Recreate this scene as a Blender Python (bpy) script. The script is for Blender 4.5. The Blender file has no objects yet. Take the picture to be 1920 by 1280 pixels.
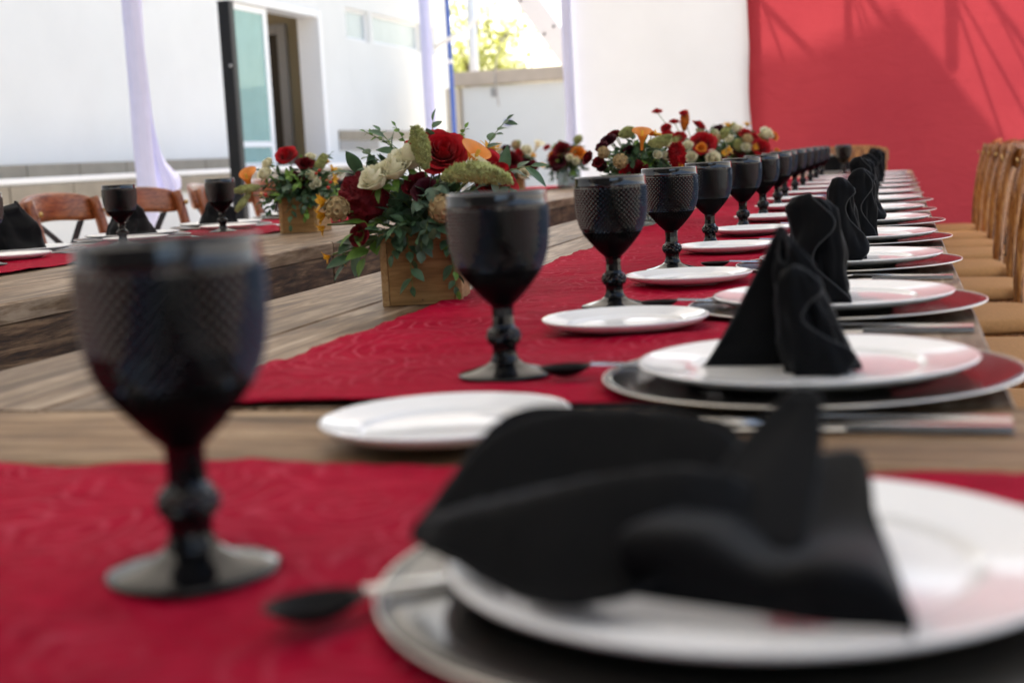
import bpy, math, random
from mathutils import Vector, Matrix, Euler, noise

S = bpy.context.scene
C = S.collection
R = math.radians
TAU = math.tau

# ------------------------------------------------------------------ camera
TZ = 0.75                                   # table top height
cam_d = bpy.data.cameras.new("camera")
cam = bpy.data.objects.new("camera", cam_d)
C.objects.link(cam)
rt = Vector((0.96456006, 0.25872812, -0.05180388))
up = Vector((0.01619528, 0.13790815, 0.9903126))
fw = Vector((-0.26336589, 0.95605497, -0.12883052))
cam.matrix_world = Matrix(((rt.x, up.x, -fw.x, 0.0), (rt.y, up.y, -fw.y, 0.0),
                           (rt.z, up.z, -fw.z, TZ + 0.18375), (0, 0, 0, 1)))
cam_d.sensor_width = 36.0
cam_d.lens = 50.0
cam_d.clip_start = 0.02
cam_d.clip_end = 600.0
cam_d.dof.use_dof = True
cam_d.dof.focus_distance = 2.3
cam_d.dof.aperture_fstop = 5.6
S.camera = cam

# ------------------------------------------------------------------ light
SUN = Vector((0.27, -0.75, -0.92)).normalized()      # the way the sunlight travels
world = bpy.data.worlds.new("World")
S.world = world
world.use_nodes = True
wn = world.node_tree
bg = wn.nodes["Background"]
sky = wn.nodes.new("ShaderNodeTexSky")
sky.sky_type = 'NISHITA'
sky.sun_disc = False
sky.sun_elevation = math.asin(-SUN.z)
sky.sun_rotation = math.atan2(-SUN.x, -SUN.y)
sky.air_density = 1.0
sky.dust_density = 2.0
sky.ozone_density = 1.0
wn.links.new(sky.outputs[0], bg.inputs[0])
bg.inputs[1].default_value = 0.15
sl = bpy.data.lights.new("sun", 'SUN')
sl.energy = 4.0
sl.angle = R(1.2)
sl.color = (1.0, 0.95, 0.87)
so = bpy.data.objects.new("sun", sl)
so.rotation_euler = SUN.to_track_quat('-Z', 'Y').to_euler()
so.location = (0, 0, 12)
C.objects.link(so)

S.view_settings.view_transform = 'Standard'
S.view_settings.look = 'None'
S.view_settings.gamma = 1.0
S.view_settings.use_curve_mapping = False
S.view_settings.exposure = 1.55
S.view_settings.use_white_balance = True
S.view_settings.white_balance_temperature = 7500
S.view_settings.white_balance_tint = 10
S.render.engine = 'CYCLES'
S.cycles.use_denoising = True
S.cycles.max_bounces = 10
S.cycles.transparent_max_bounces = 12
S.cycles.caustics_reflective = False
S.cycles.caustics_refractive = False
S.cycles.sample_clamp_indirect = 6.0


# ------------------------------------------------------------------ helpers
class MB:
    """collects shapes and links them as one mesh object"""
    def __init__(self):
        self.v, self.f, self.s = [], [], []

    def add(self, vs, fs, smooth=True):
        o = len(self.v)
        self.v += [tuple(p) for p in vs]
        self.f += [tuple(i + o for i in f) for f in fs]
        self.s += [smooth] * len(fs)

    def merge(self, mb, M=None):
        vs = [M @ Vector(p) for p in mb.v] if M is not None else mb.v
        o = len(self.v)
        self.v += [tuple(p) for p in vs]
        self.f += [tuple(i + o for i in f) for f in mb.f]
        self.s += mb.s

    def box(self, c, d, b=0.0, M=None):
        x, y, z = d[0] / 2, d[1] / 2, d[2] / 2
        if b <= 0:
            vs = [(sx * x, sy * y, sz * z) for sz in (-1, 1) for sy in (-1, 1) for sx in (-1, 1)]
            fs = [(0, 2, 3, 1), (4, 5, 7, 6), (0, 1, 5, 4), (2, 6, 7, 3), (0, 4, 6, 2), (1, 3, 7, 5)]
        else:
            vs, idx = [], {}
            for sx in (-1, 1):
                for sy in (-1, 1):
                    for sz in (-1, 1):
                        for a in range(3):
                            p = [sx * (x - b), sy * (y - b), sz * (z - b)]
                            p[a] = (sx * x, sy * y, sz * z)[a]
                            idx[(sx, sy, sz, a)] = len(vs)
                            vs.append(tuple(p))
            fs = []
            I = lambda sx, sy, sz, a: idx[(sx, sy, sz, a)]
            for s in (-1, 1):
                q = [I(s, -1, -1, 0), I(s, 1, -1, 0), I(s, 1, 1, 0), I(s, -1, 1, 0)]
                fs.append(q if s > 0 else q[::-1])
                q = [I(-1, s, -1, 1), I(-1, s, 1, 1), I(1, s, 1, 1), I(1, s, -1, 1)]
                fs.append(q if s > 0 else q[::-1])
                q = [I(-1, -1, s, 2), I(1, -1, s, 2), I(1, 1, s, 2), I(-1, 1, s, 2)]
                fs.append(q if s > 0 else q[::-1])
            for s1 in (-1, 1):
                for s2 in (-1, 1):
                    q = [I(s1, s2, -1, 0), I(s1, s2, -1, 1), I(s1, s2, 1, 1), I(s1, s2, 1, 0)]
                    fs.append(q if s1 * s2 > 0 else q[::-1])
                    q = [I(s1, -1, s2, 0), I(s1, 1, s2, 0), I(s1, 1, s2, 2), I(s1, -1, s2, 2)]
                    fs.append(q if s1 * s2 > 0 else q[::-1])
                    q = [I(-1, s1, s2, 2), I(1, s1, s2, 2), I(1, s1, s2, 1), I(-1, s1, s2, 1)]
                    fs.append(q if s1 * s2 < 0 else q[::-1])
                    for s3 in (-1, 1):
                        t = [I(s1, s2, s3, 0), I(s1, s2, s3, 1), I(s1, s2, s3, 2)]
                        fs.append(t if s1 * s2 * s3 > 0 else t[::-1])
        cc = Vector(c)
        vs = [(M @ Vector(p) if M is not None else Vector(p)) + cc for p in vs]
        self.add(vs, fs, False)

    def tube(self, pts, rad, n=8, cap=True, smooth=True, flat=None):
        """swept tube; flat=(wx, wy) gives a rounded-rectangle section"""
        P = [Vector(p) for p in pts]
        m = len(P)
        rads = rad if isinstance(rad, (list, tuple)) else [rad] * m
        vs, fs = [], []
        prev = None
        for i in range(m):
            t = (P[min(i + 1, m - 1)] - P[max(i - 1, 0)]).normalized()
            if prev is None:
                a = Vector((0, 0, 1)) if abs(t.z) < 0.9 else Vector((1, 0, 0))
                u = t.cross(a).normalized()
            else:
                u = (prev - t * prev.dot(t)).normalized()
            prev = u
            w = t.cross(u)
            for k in range(n):
                an = TAU * k / n
                vs.append(P[i] + (u * math.cos(an) + w * math.sin(an)) * rads[i])
        for i in range(m - 1):
            for k in range(n):
                fs.append((i * n + k, i * n + (k + 1) % n, (i + 1) * n + (k + 1) % n, (i + 1) * n + k))
        if cap:
            fs.append(tuple(range(n))[::-1])
            fs.append(tuple((m - 1) * n + k for k in range(n)))
        self.add(vs, fs, smooth)

    def lathe(self, prof, n=48, smooth=True):
        """profile of (r, z) from bottom round to top"""
        vs, fs, rows = [], [], []
        for r, z in prof:
            if r < 1e-6:
                rows.append([len(vs)])
                vs.append((0, 0, z))
            else:
                rows.append(list(range(len(vs), len(vs) + n)))
                vs += [(r * math.cos(TAU * k / n), r * math.sin(TAU * k / n), z) for k in range(n)]
        for a, b in zip(rows, rows[1:]):
            for k in range(n):
                k2 = (k + 1) % n
                if len(a) == 1 and len(b) == 1:
                    continue
                if len(a) == 1:
                    fs.append((a[0], b[k2], b[k]))
                elif len(b) == 1:
                    fs.append((a[k], a[k2], b[0]))
                else:
                    fs.append((a[k], a[k2], b[k2], b[k]))
        self.add(vs, fs, smooth)

    def grid(self, fn, nu, nv, smooth=True, wrap=False):
        vs = [fn(i / nu, j / nv) for j in range(nv + 1) for i in range(nu + (0 if wrap else 1))]
        w = nu if wrap else nu + 1
        fs = []
        for j in range(nv):
            for i in range(nu):
                i2 = (i + 1) % w
                fs.append((j * w + i, j * w + i2, (j + 1) * w + i2, (j + 1) * w + i))
        self.add(vs, fs, smooth)

    def mesh(self, name):
        me = bpy.data.meshes.new(name)
        me.from_pydata(self.v, [], self.f)
        me.polygons.foreach_set("use_smooth", self.s)
        me.update()
        return me

    def build(self, name, mat, parent=None, loc=(0, 0, 0), rot=None, solid=0.0, sub=0):
        me = self.mesh(name)
        me.materials.append(mat)
        return link(me, name, parent, loc, rot, solid, sub)


def link(me, name, parent=None, loc=(0, 0, 0), rot=None, solid=0.0, sub=0):
    o = bpy.data.objects.new(name, me)
    C.objects.link(o)
    o.location = loc
    if rot is not None:
        o.rotation_euler = rot
    if parent:
        o.parent = parent
    if solid:
        m = o.modifiers.new("thickness", 'SOLIDIFY')
        m.thickness = solid
        m.offset = 0
    if sub:
        m = o.modifiers.new("smooth", 'SUBSURF')
        m.levels = m.render_levels = sub
    return o


def tag(o, label=None, cat=None, group=None, kind=None):
    for k, v in (('label', label), ('category', cat), ('group', group), ('kind', kind)):
        if v:
            o[k] = v
    return o


def empty(name, loc=(0, 0, 0), rz=0.0, label=None, cat=None, group=None, kind=None):
    o = bpy.data.objects.new(name, None)
    o.empty_display_size = 0.05
    C.objects.link(o)
    o.location = loc
    o.rotation_euler = (0, 0, rz)
    return tag(o, label, cat, group, kind)


def copy_tree(o, parent=None):
    c = o.copy()
    C.objects.link(c)
    if parent:
        c.parent = parent
    for ch in list(o.children):
        copy_tree(ch, c)
    return c


def place(proto, used, loc, rz, label, group=None):
    """first call moves the prototype itself, later ones copy it with its parts"""
    o = copy_tree(proto) if used else proto
    o.location = loc
    o.rotation_euler = (0, 0, rz)
    o['label'] = label
    if group:
        o['group'] = group
    return o


def tri(x):
    """sharp pleat wave, -1..1"""
    return 4 * abs((x / TAU) % 1.0 - 0.5) - 1


def lerp(a, b, t):
    return a + (b - a) * t


def sm(a, b, x):
    t = max(0.0, min(1.0, (x - a) / (b - a)))
    return t * t * (3 - 2 * t)


def interp(pts, t):
    """piecewise Catmull-Rom through pts"""
    n = len(pts) - 1
    x = max(0.0, min(0.99999, t)) * n
    i = int(x)
    f = x - i
    p0, p1, p2, p3 = (Vector(pts[max(i - 1, 0)]), Vector(pts[i]), Vector(pts[i + 1]), Vector(pts[min(i + 2, n)]))
    return 0.5 * ((2 * p1) + (-p0 + p2) * f + (2 * p0 - 5 * p1 + 4 * p2 - p3) * f * f + (-p0 + 3 * p1 - 3 * p2 + p3) * f ** 3)


# ------------------------------------------------------------------ materials
def new_mat(name):
    m = bpy.data.materials.new(name)
    m.use_nodes = True
    nt = m.node_tree
    return m, nt, nt.nodes["Principled BSDF"], nt.nodes["Material Output"]


def N(nt, t, **kw):
    n = nt.nodes.new(t)
    for k, v in kw.items():
        if k.startswith('i_'):
            key = k[2:]
            n.inputs[int(key) if key.isdigit() else key.replace('_', ' ')].default_value = v
        else:
            setattr(n, k, v)
    return n


def coords(nt, scale=(1, 1, 1), rnd=True, kind='Object', rot=(0, 0, 0)):
    tc = N(nt, "ShaderNodeTexCoord")
    mp = N(nt, "ShaderNodeMapping")
    mp.inputs['Scale'].default_value = scale
    mp.inputs['Rotation'].default_value = rot
    nt.links.new(tc.outputs[kind], mp.inputs['Vector'])
    if rnd:
        oi = N(nt, "ShaderNodeObjectInfo")
        ml = N(nt, "ShaderNodeMath", operation='MULTIPLY')
        ml.inputs[1].default_value = 37.0
        nt.links.new(oi.outputs['Random'], ml.inputs[0])
        nt.links.new(ml.outputs[0], mp.inputs['Location'])
    return mp.outputs[0]


def ramp(nt, fac, stops):
    r = N(nt, "ShaderNodeValToRGB")
    e = r.color_ramp.elements
    while len(e) < len(stops):
        e.new(0.5)
    for x, (p, c) in zip(e, stops):
        x.position = p
        x.color = (c[0], c[1], c[2], 1)
    nt.links.new(fac, r.inputs[0])
    return r.outputs[0]


def bump(nt, h, bs, strength=0.3, dist=0.002):
    b = N(nt, "ShaderNodeBump")
    b.inputs['Strength'].default_value = strength
    b.inputs['Distance'].default_value = dist
    nt.links.new(h, b.inputs['Height'])
    nt.links.new(b.outputs[0], bs.inputs['Normal'])
    return b


def noise_tex(nt, vec, scale, detail=4, rough=0.55, dist=0.0):
    n = N(nt, "ShaderNodeTexNoise")
    n.inputs['Scale'].default_value = scale
    n.inputs['Detail'].default_value = detail
    n.inputs['Roughness'].default_value = rough
    n.inputs['Distortion'].default_value = dist
    nt.links.new(vec, n.inputs['Vector'])
    return n.outputs[0]


def mixc(nt, fac, a, b, mode='MIX'):
    m = N(nt, "ShaderNodeMix", data_type='RGBA', blend_type=mode)
    for s, v in ((m.inputs[0], fac), (m.inputs[6], a), (m.inputs[7], b)):
        if isinstance(v, (int, float)):
            s.default_value = v
        elif isinstance(v, tuple):
            s.default_value = (v[0], v[1], v[2], 1)
        else:
            nt.links.new(v, s)
    return m.outputs[2]


def plain(name, col, rough=0.5, metal=0.0, spec=0.5, var=0.12, scale=30, bstr=0.0, bscale=200, coat=0.0, sheen=0.0, trans=0.0):
    m, nt, bs, out = new_mat(name)
    v = coords(nt)
    n = noise_tex(nt, v, scale, 5)
    c = ramp(nt, n, [(0.3, [x * (1 - var) for x in col]), (0.7, [min(1, x * (1 + var)) for x in col])])
    nt.links.new(c, bs.inputs['Base Color'])
    bs.inputs['Roughness'].default_value = rough
    bs.inputs['Metallic'].default_value = metal
    bs.inputs['Specular IOR Level'].default_value = spec
    if coat:
        bs.inputs['Coat Weight'].default_value = coat
        bs.inputs['Coat Roughness'].default_value = 0.15
    if sheen:
        bs.inputs['Sheen Weight'].default_value = sheen
        bs.inputs['Sheen Roughness'].default_value = 0.4
    if bstr:
        bump(nt, noise_tex(nt, v, bscale, 3), bs, bstr, 0.001)
    if trans:
        tr = N(nt, "ShaderNodeBsdfTranslucent")
        nt.links.new(c, tr.inputs[0])
        mx = N(nt, "ShaderNodeMixShader")
        mx.inputs[0].default_value = trans
        nt.links.new(bs.outputs[0], mx.inputs[1])
        nt.links.new(tr.outputs[0], mx.inputs[2])
        nt.links.new(mx.outputs[0], out.inputs[0])
    return m


def wood(name, dark, mid, light, axis='Y', rough=0.45, scale=1.0, spec=0.5, wear=0.0, bstr=0.25):
    m, nt, bs, out = new_mat(name)
    k = {'X': (1.2, 14, 14), 'Y': (14, 1.2, 14), 'Z': (14, 14, 1.2)}[axis]
    v = coords(nt, tuple(x * scale for x in k))
    n1 = noise_tex(nt, v, 2.2, 8, 0.62, 1.4)
    n2 = noise_tex(nt, v, 11.0, 6, 0.7, 0.4)
    mx = N(nt, "ShaderNodeMath", operation='MULTIPLY_ADD')
    mx.inputs[1].default_value = 0.38
    nt.links.new(n2, mx.inputs[0])
    ml = N(nt, "ShaderNodeMath", operation='MULTIPLY')
    ml.inputs[1].default_value = 0.66
    nt.links.new(n1, ml.inputs[0])
    nt.links.new(ml.outputs[0], mx.inputs[2])
    c = ramp(nt, mx.outputs[0], [(0.40, dark), (0.51, mid), (0.62, light)])
    if wear:
        v2 = coords(nt, (3, 3, 3))
        w = noise_tex(nt, v2, 1.6, 5, 0.6)
        wr = ramp(nt, w, [(0.42, (0, 0, 0)), (0.62, (1, 1, 1))])
        sc = N(nt, "ShaderNodeMath", operation='MULTIPLY')
        sc.inputs[1].default_value = wear
        nt.links.new(wr, sc.inputs[0])
        c = mixc(nt, sc.outputs[0], c, tuple(0.62 * x for x in dark))
    nt.links.new(c, bs.inputs['Base Color'])
    bs.inputs['Specular IOR Level'].default_value = spec
    rr = N(nt, "ShaderNodeMapRange")
    rr.inputs[3].default_value = rough - 0.1
    rr.inputs[4].default_value = rough + 0.14
    nt.links.new(n2, rr.inputs[0])
    nt.links.new(rr.outputs[0], bs.inputs['Roughness'])
    bump(nt, mx.outputs[0], bs, bstr, 0.003)
    return m


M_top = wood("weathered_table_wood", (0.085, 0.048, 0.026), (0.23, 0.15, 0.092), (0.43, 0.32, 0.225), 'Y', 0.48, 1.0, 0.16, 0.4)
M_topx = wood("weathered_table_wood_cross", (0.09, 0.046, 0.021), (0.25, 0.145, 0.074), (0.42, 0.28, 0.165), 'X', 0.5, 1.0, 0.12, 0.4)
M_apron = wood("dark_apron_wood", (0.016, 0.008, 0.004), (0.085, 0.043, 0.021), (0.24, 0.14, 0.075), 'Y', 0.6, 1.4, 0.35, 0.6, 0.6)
M_box = wood("pine_box_wood_shaded", (0.19, 0.095, 0.032), (0.27, 0.142, 0.050), (0.35, 0.195, 0.080), 'X', 0.6, 2.6, 0.3, 0.0, 0.12)  # front and back boards: shade on these faces put into the colour
M_boxy = wood("pine_box_wood_lit", (0.29, 0.16, 0.065), (0.39, 0.23, 0.10), (0.47, 0.30, 0.15), 'Y', 0.6, 2.6, 0.3, 0.0, 0.12)  # same pine, lightened: the brighter side light is put into the colour
M_honey = wood("honey_chair_wood", (0.07, 0.020, 0.005), (0.27, 0.092, 0.022), (0.52, 0.235, 0.072), 'Z', 0.24, 2.0, 0.5, 0.0, 0.05)
M_mahog = wood("mahogany_chair_wood", (0.09, 0.02, 0.008), (0.22, 0.056, 0.018), (0.36, 0.115, 0.04), 'Z', 0.28, 2.0, 0.5, 0.0, 0.05)
M_mahogy = wood("mahogany_rail_wood", (0.09, 0.02, 0.008), (0.22, 0.056, 0.018), (0.36, 0.115, 0.04), 'Y', 0.28, 2.0, 0.5, 0.0, 0.05)
M_glass = plain("black_pressed_glass", (0.005, 0.005, 0.0055), 0.07, spec=0.80, var=0.05)
M_glass_f = plain("black_foot_glass", (0.004, 0.004, 0.0045), 0.10, spec=0.34, var=0.05)
M_glass_dim = plain("black_glass_dimmed_reflection", (0.004, 0.004, 0.0045), 0.30, spec=0.08, var=0.05)  # same black glass, red cloth reflection dimmed in the material for the lower bowl
M_china = plain("white_china", (0.88, 0.88, 0.88), 0.09, spec=0.36, var=0.015)
M_charger = plain("black_charger_glass", (0.012, 0.011, 0.010), 0.16, spec=0.60, var=0.4, scale=900)
M_charger2 = plain("black_charger_glass_dimmed", (0.010, 0.009, 0.009), 0.14, spec=0.08, var=0.4, scale=900)  # same charger glass with the bright reflection taken down in the material
M_silver = plain("silver_rim", (0.62, 0.60, 0.57), 0.3, metal=1.0, var=0.05)
M_steel = plain("steel_cutlery", (0.60, 0.59, 0.57), 0.2, metal=1.0, var=0.05)
M_dsteel = plain("dark_spoon_steel", (0.007, 0.007, 0.008), 0.35, spec=0.08, var=0.05)
M_black = plain("black_metal", (0.010, 0.010, 0.011), 0.5, spec=0.25, var=0.1)
M_brass = plain("brass_bolt", (0.55, 0.36, 0.14), 0.3, metal=1.0)
M_cush = plain("tan_cushion", (0.50, 0.265, 0.115), 0.85, spec=0.2, var=0.1, scale=120, bstr=0.5, bscale=700)
M_white = plain("white_plaster", (0.71, 0.71, 0.69), 0.9, spec=0.2, var=0.03, scale=1.4, bstr=0.2, bscale=60)
M_whitep = plain("white_paint", (0.80, 0.80, 0.80), 0.5, var=0.02)
M_tile = plain("beige_stone_tile", (0.27, 0.228, 0.172), 0.6, var=0.13, scale=5, bstr=0.1)
M_grout = plain("pale_grout", (0.6, 0.58, 0.54), 0.9, var=0.05)
M_beige = plain("beige_interior_paint", (0.33, 0.265, 0.165), 0.85, var=0.05, scale=2)
M_greyp = plain("grey_door_frame", (0.30, 0.29, 0.28), 0.5, var=0.04)
M_dark = plain("dark_door", (0.035, 0.028, 0.022), 0.5, var=0.1)
M_floor = plain("pale_concrete", (0.50, 0.48, 0.45), 0.85, var=0.12, scale=1.2, bstr=0.2, bscale=40)
M_lav = plain("white_cloth_sky_tint", (0.66, 0.68, 0.90), 0.85, spec=0.15, var=0.03, scale=12, trans=0.25)  # white cloth; the bluish tint of sky-lit shade is painted into its colour
M_wcloth = plain("white_backdrop_cloth", (0.66, 0.69, 0.75), 0.9, spec=0.1, var=0.03, scale=2, trans=0.10)
M_canopy = plain("white_canopy_cloth", (0.72, 0.72, 0.70), 0.9, spec=0.1, var=0.01, scale=1, trans=0.27)
M_blue = plain("blue_painted_pole", (0.05, 0.12, 0.42), 0.45, var=0.1)
M_stem = plain("green_stem", (0.10, 0.17, 0.035), 0.6, var=0.2)
M_leaf = plain("eucalyptus_leaf", (0.062, 0.130, 0.066), 0.45, spec=0.4, var=0.45, scale=40, trans=0.18)
M_leaf2 = plain("bright_leaf", (0.125, 0.25, 0.042), 0.45, spec=0.4, var=0.4, scale=40, trans=0.25)
M_leaf3 = plain("grey_green_leaf", (0.095, 0.160, 0.108), 0.5, spec=0.4, var=0.35, scale=40, trans=0.18)
M_red = plain("red_petal", (0.44, 0.008, 0.016), 0.6, spec=0.2, var=0.35, scale=60, sheen=0.1, trans=0.2)
M_dred = plain("dark_red_petal", (0.15, 0.006, 0.012), 0.65, spec=0.2, var=0.4, scale=60, trans=0.15)
M_burg = plain("burgundy_petal", (0.06, 0.006, 0.014), 0.65, spec=0.2, var=0.4, scale=60, trans=0.12)
M_cream = plain("cream_petal", (0.84, 0.81, 0.62), 0.6, spec=0.2, var=0.05, scale=50, trans=0.25)
M_orange = plain("orange_petal", (0.72, 0.23, 0.03), 0.45, spec=0.3, var=0.25, scale=25, trans=0.25)
M_yel = plain("yellow_petal", (0.70, 0.36, 0.03), 0.5, spec=0.3, var=0.25, scale=40, trans=0.25)
M_plume = plain("green_amaranth", (0.47, 0.50, 0.22), 0.8, spec=0.15, var=0.3, scale=90, trans=0.25)
M_pod = plain("scabiosa_pod", (0.36, 0.26, 0.13), 0.8, spec=0.2, var=0.4, scale=120)
M_berry = plain("coral_berry", (0.55, 0.045, 0.035), 0.25, spec=0.5, var=0.2)
M_twig = plain("brown_twig", (0.09, 0.05, 0.025), 0.8, var=0.3)


def cloth_black():
    m, nt, bs, out = new_mat("black_napkin_cloth")
    v = coords(nt, (1, 1, 1))
    n = noise_tex(nt, v, 900, 2)
    c = ramp(nt, n, [(0.3, (0.0032, 0.0034, 0.0040)), (0.7, (0.0060, 0.0063, 0.0072))])
    nt.links.new(c, bs.inputs['Base Color'])
    bs.inputs['Roughness'].default_value = 0.62
    bs.inputs['Specular IOR Level'].default_value = 0.05
    bs.inputs['Sheen Weight'].default_value = 0.065
    bs.inputs['Sheen Roughness'].default_value = 0.35
    bs.inputs['Sheen Tint'].default_value = (0.75, 0.85, 1.0, 1)
    bump(nt, n, bs, 0.25, 0.0006)
    return m


M_nap = cloth_black()
M_hem = plain("hem_painted_sheen", (0.022, 0.023, 0.026), 0.6, spec=0.2, var=0.1)  # lighter than the napkin: light caught on the edge, painted into the colour


def runner_mat():
    """crimson cloth with woven rosettes: bent rings of lighter thread"""
    m, nt, bs, out = new_mat("crimson_rosette_cloth")
    v = coords(nt, (1, 1, 1), rnd=False)
    wob = N(nt, "ShaderNodeTexNoise")
    wob.inputs['Scale'].default_value = 14
    wob.inputs['Detail'].default_value = 2
    nt.links.new(v, wob.inputs['Vector'])
    sub = N(nt, "ShaderNodeVectorMath", operation='SUBTRACT')
    sub.inputs[1].default_value = (0.5, 0.5, 0.5)
    nt.links.new(wob.outputs['Color'], sub.inputs[0])
    sc = N(nt, "ShaderNodeVectorMath", operation='SCALE')
    sc.inputs['Scale'].default_value = 0.065
    nt.links.new(sub.outputs[0], sc.inputs[0])
    ad = N(nt, "ShaderNodeVectorMath", operation='ADD')
    nt.links.new(v, ad.inputs[0])
    nt.links.new(sc.outputs[0], ad.inputs[1])
    vo = N(nt, "ShaderNodeTexVoronoi", voronoi_dimensions='2D', feature='F1')
    vo.inputs['Scale'].default_value = 9.5
    vo.inputs['Randomness'].default_value = 0.55
    nt.links.new(ad.outputs[0], vo.inputs['Vector'])
    ml = N(nt, "ShaderNodeMath", operation='MULTIPLY')
    ml.inputs[1].default_value = 46.0
    nt.links.new(vo.outputs['Distance'], ml.inputs[0])
    sn = N(nt, "ShaderNodeMath", operation='SINE')
    nt.links.new(ml.outputs[0], sn.inputs[0])
    r = ramp(nt, sn.outputs[0], [(0.55, (0, 0, 0)), (0.97, (1, 1, 1))])
    fine = noise_tex(nt, v, 60, 4)
    big = noise_tex(nt, v, 7, 3)
    mk = N(nt, "ShaderNodeMath", operation='MULTIPLY')
    nt.links.new(r, mk.inputs[0])
    nt.links.new(ramp(nt, big, [(0.42, (0.04, 0.04, 0.04)), (0.62, (1, 1, 1))]), mk.inputs[1])
    base = ramp(nt, fine, [(0.3, (0.31, 0.002, 0.020)), (0.7, (0.42, 0.004, 0.032))])
    mk2 = N(nt, "ShaderNodeMath", operation='MULTIPLY')
    mk2.inputs[1].default_value = 0.42
    nt.links.new(mk.outputs[0], mk2.inputs[0])
    c = mixc(nt, mk2.outputs[0], base, (0.60, 0.10, 0.145))
    blot = ramp(nt, noise_tex(nt, v, 3.2, 4, 0.6), [(0.35, (0.78, 0.78, 0.78)), (0.62, (1.05, 1.05, 1.05))])
    c = mixc(nt, 1.0, c, blot, 'MULTIPLY')
    nt.links.new(c, bs.inputs['Base Color'])
    bs.inputs['Roughness'].default_value = 0.72
    bs.inputs['Specular IOR Level'].default_value = 0.035
    crk = noise_tex(nt, coords(nt, (1.0, 2.2, 1.0), rnd=False), 26, 6, 0.62, 0.8)
    hsum = N(nt, "ShaderNodeMath", operation='MULTIPLY_ADD')
    hsum.inputs[1].default_value = 0.12
    nt.links.new(mk.outputs[0], hsum.inputs[0])
    nt.links.new(crk, hsum.inputs[2])
    bump(nt, hsum.outputs[0], bs, 0.9, 0.006)
    return m


M_run = runner_mat()


def red_cloth():
    m, nt, bs, out = new_mat("red_backdrop_cloth")
    v = coords(nt, (1, 1, 1), rnd=False)
    n = noise_tex(nt, v, 1.3, 4)
    weave = noise_tex(nt, coords(nt, (60, 60, 240), rnd=False), 6.0, 2)
    c0 = ramp(nt, n, [(0.3, (0.36, 0.032, 0.046)), (0.7, (0.44, 0.042, 0.055))])
    c = mixc(nt, 0.18, c0, ramp(nt, weave, [(0.3, (0.32, 0.02, 0.03)), (0.7, (0.62, 0.07, 0.08))]))
    nt.links.new(c, bs.inputs['Base Color'])
    bs.inputs['Roughness'].default_value = 0.85
    bs.inputs['Specular IOR Level'].default_value = 0.12
    tr = N(nt, "ShaderNodeBsdfTranslucent")
    nt.links.new(mixc(nt, 1.0, c, (1.0, 1.5, 1.5), 'MULTIPLY'), tr.inputs[0])
    mx = N(nt, "ShaderNodeMixShader")
    mx.inputs[0].default_value = 0.24
    wr = noise_tex(nt, coords(nt, (1.0, 1.0, 2.2), rnd=False), 3.5, 5, 0.6, 0.6)
    bump(nt, wr, bs, 0.7, 0.035)
    nt.links.new(bs.outputs[0], mx.inputs[1])
    nt.links.new(tr.outputs[0], mx.inputs[2])
    nt.links.new(mx.outputs[0], out.inputs[0])
    return m


M_redcloth = red_cloth()


def clear_glass(name, tint, haze):
    m, nt, bs, out = new_mat(name)
    tr = N(nt, "ShaderNodeBsdfTransparent")
    tr.inputs[0].default_value = (*tint, 1)
    bs.inputs['Base Color'].default_value = (*[0.78 * t for t in tint], 1)
    bs.inputs['Roughness'].default_value = 0.04
    n = noise_tex(nt, coords(nt), 3, 3)
    mr = N(nt, "ShaderNodeMapRange")
    mr.inputs[3].default_value = haze * 0.85
    mr.inputs[4].default_value = haze * 1.15
    nt.links.new(n, mr.inputs[0])
    mx = N(nt, "ShaderNodeMixShader")
    nt.links.new(mr.outputs[0], mx.inputs[0])
    nt.links.new(tr.outputs[0], mx.inputs[1])
    nt.links.new(bs.outputs[0], mx.inputs[2])
    nt.links.new(mx.outputs[0], out.inputs[0])
    return m


M_pane = clear_glass("turquoise_pane", (0.66, 0.93, 0.90), 0.42)
M_win = clear_glass("grey_window_pane", (0.72, 0.80, 0.82), 0.75)
M_vase = clear_glass("clear_vase_glass", (0.86, 0.93, 0.92), 0.22)

# ------------------------------------------------------------------ the setting
g = MB()
g.grid(lambda u, v: (lerp(-160, 160, u), lerp(-60, 260, v), 0.0), 8, 8, False)
tag(g.build("ground", M_floor), kind='structure')

# canopy of the tent over the tables: above and outside the frame, it shades them
cn = MB()


def canopy(u, v):
    x, y = lerp(-4.25, 0.95, u), lerp(-2.0, 9.62, v)
    return (x, y, 3.02 + 0.75 * (1 - abs(2 * u - 1)) + 0.05 * math.sin(9 * v) * math.sin(3.1 * u))


cn.grid(canopy, 20, 24)
tag(cn.build("canopy_roof", M_canopy), kind='structure')

# unseen pale wall added on the right to brighten reflections in the goblets
pw = MB()
pw.box((6.4, 6.0, 1.5), (0.25, 30.0, 3.0))
tag(pw.build("bounce_wall", M_white), kind='structure')

# unseen dark wall added behind the camera to cut fill and shape reflections
bw = MB()
bw.box((-3.4, -2.2, 1.6), (7.6, 0.3, 3.2))
bw.box((3.9, -2.2, 1.6), (2.2, 0.3, 3.2))
bw.box((2.0, -2.2, 2.75), (3.2, 0.3, 0.9))
tag(bw.build("fill_blocker_wall", plain("grey_blocker", (0.075, 0.075, 0.08), 0.85, var=0.2, scale=2)), kind='structure')

# tent, poles and ropes behind the cloth backdrops; they throw the shadows seen on the red cloth
BY = 9.6                                     # the plane of the backdrops


def up_sun(x, z, dist):
    """point 'dist' metres behind the backdrop whose shadow falls on (x, z) of it"""
    k = dist / SUN.y
    return Vector((x, BY, z)) + SUN * k


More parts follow.
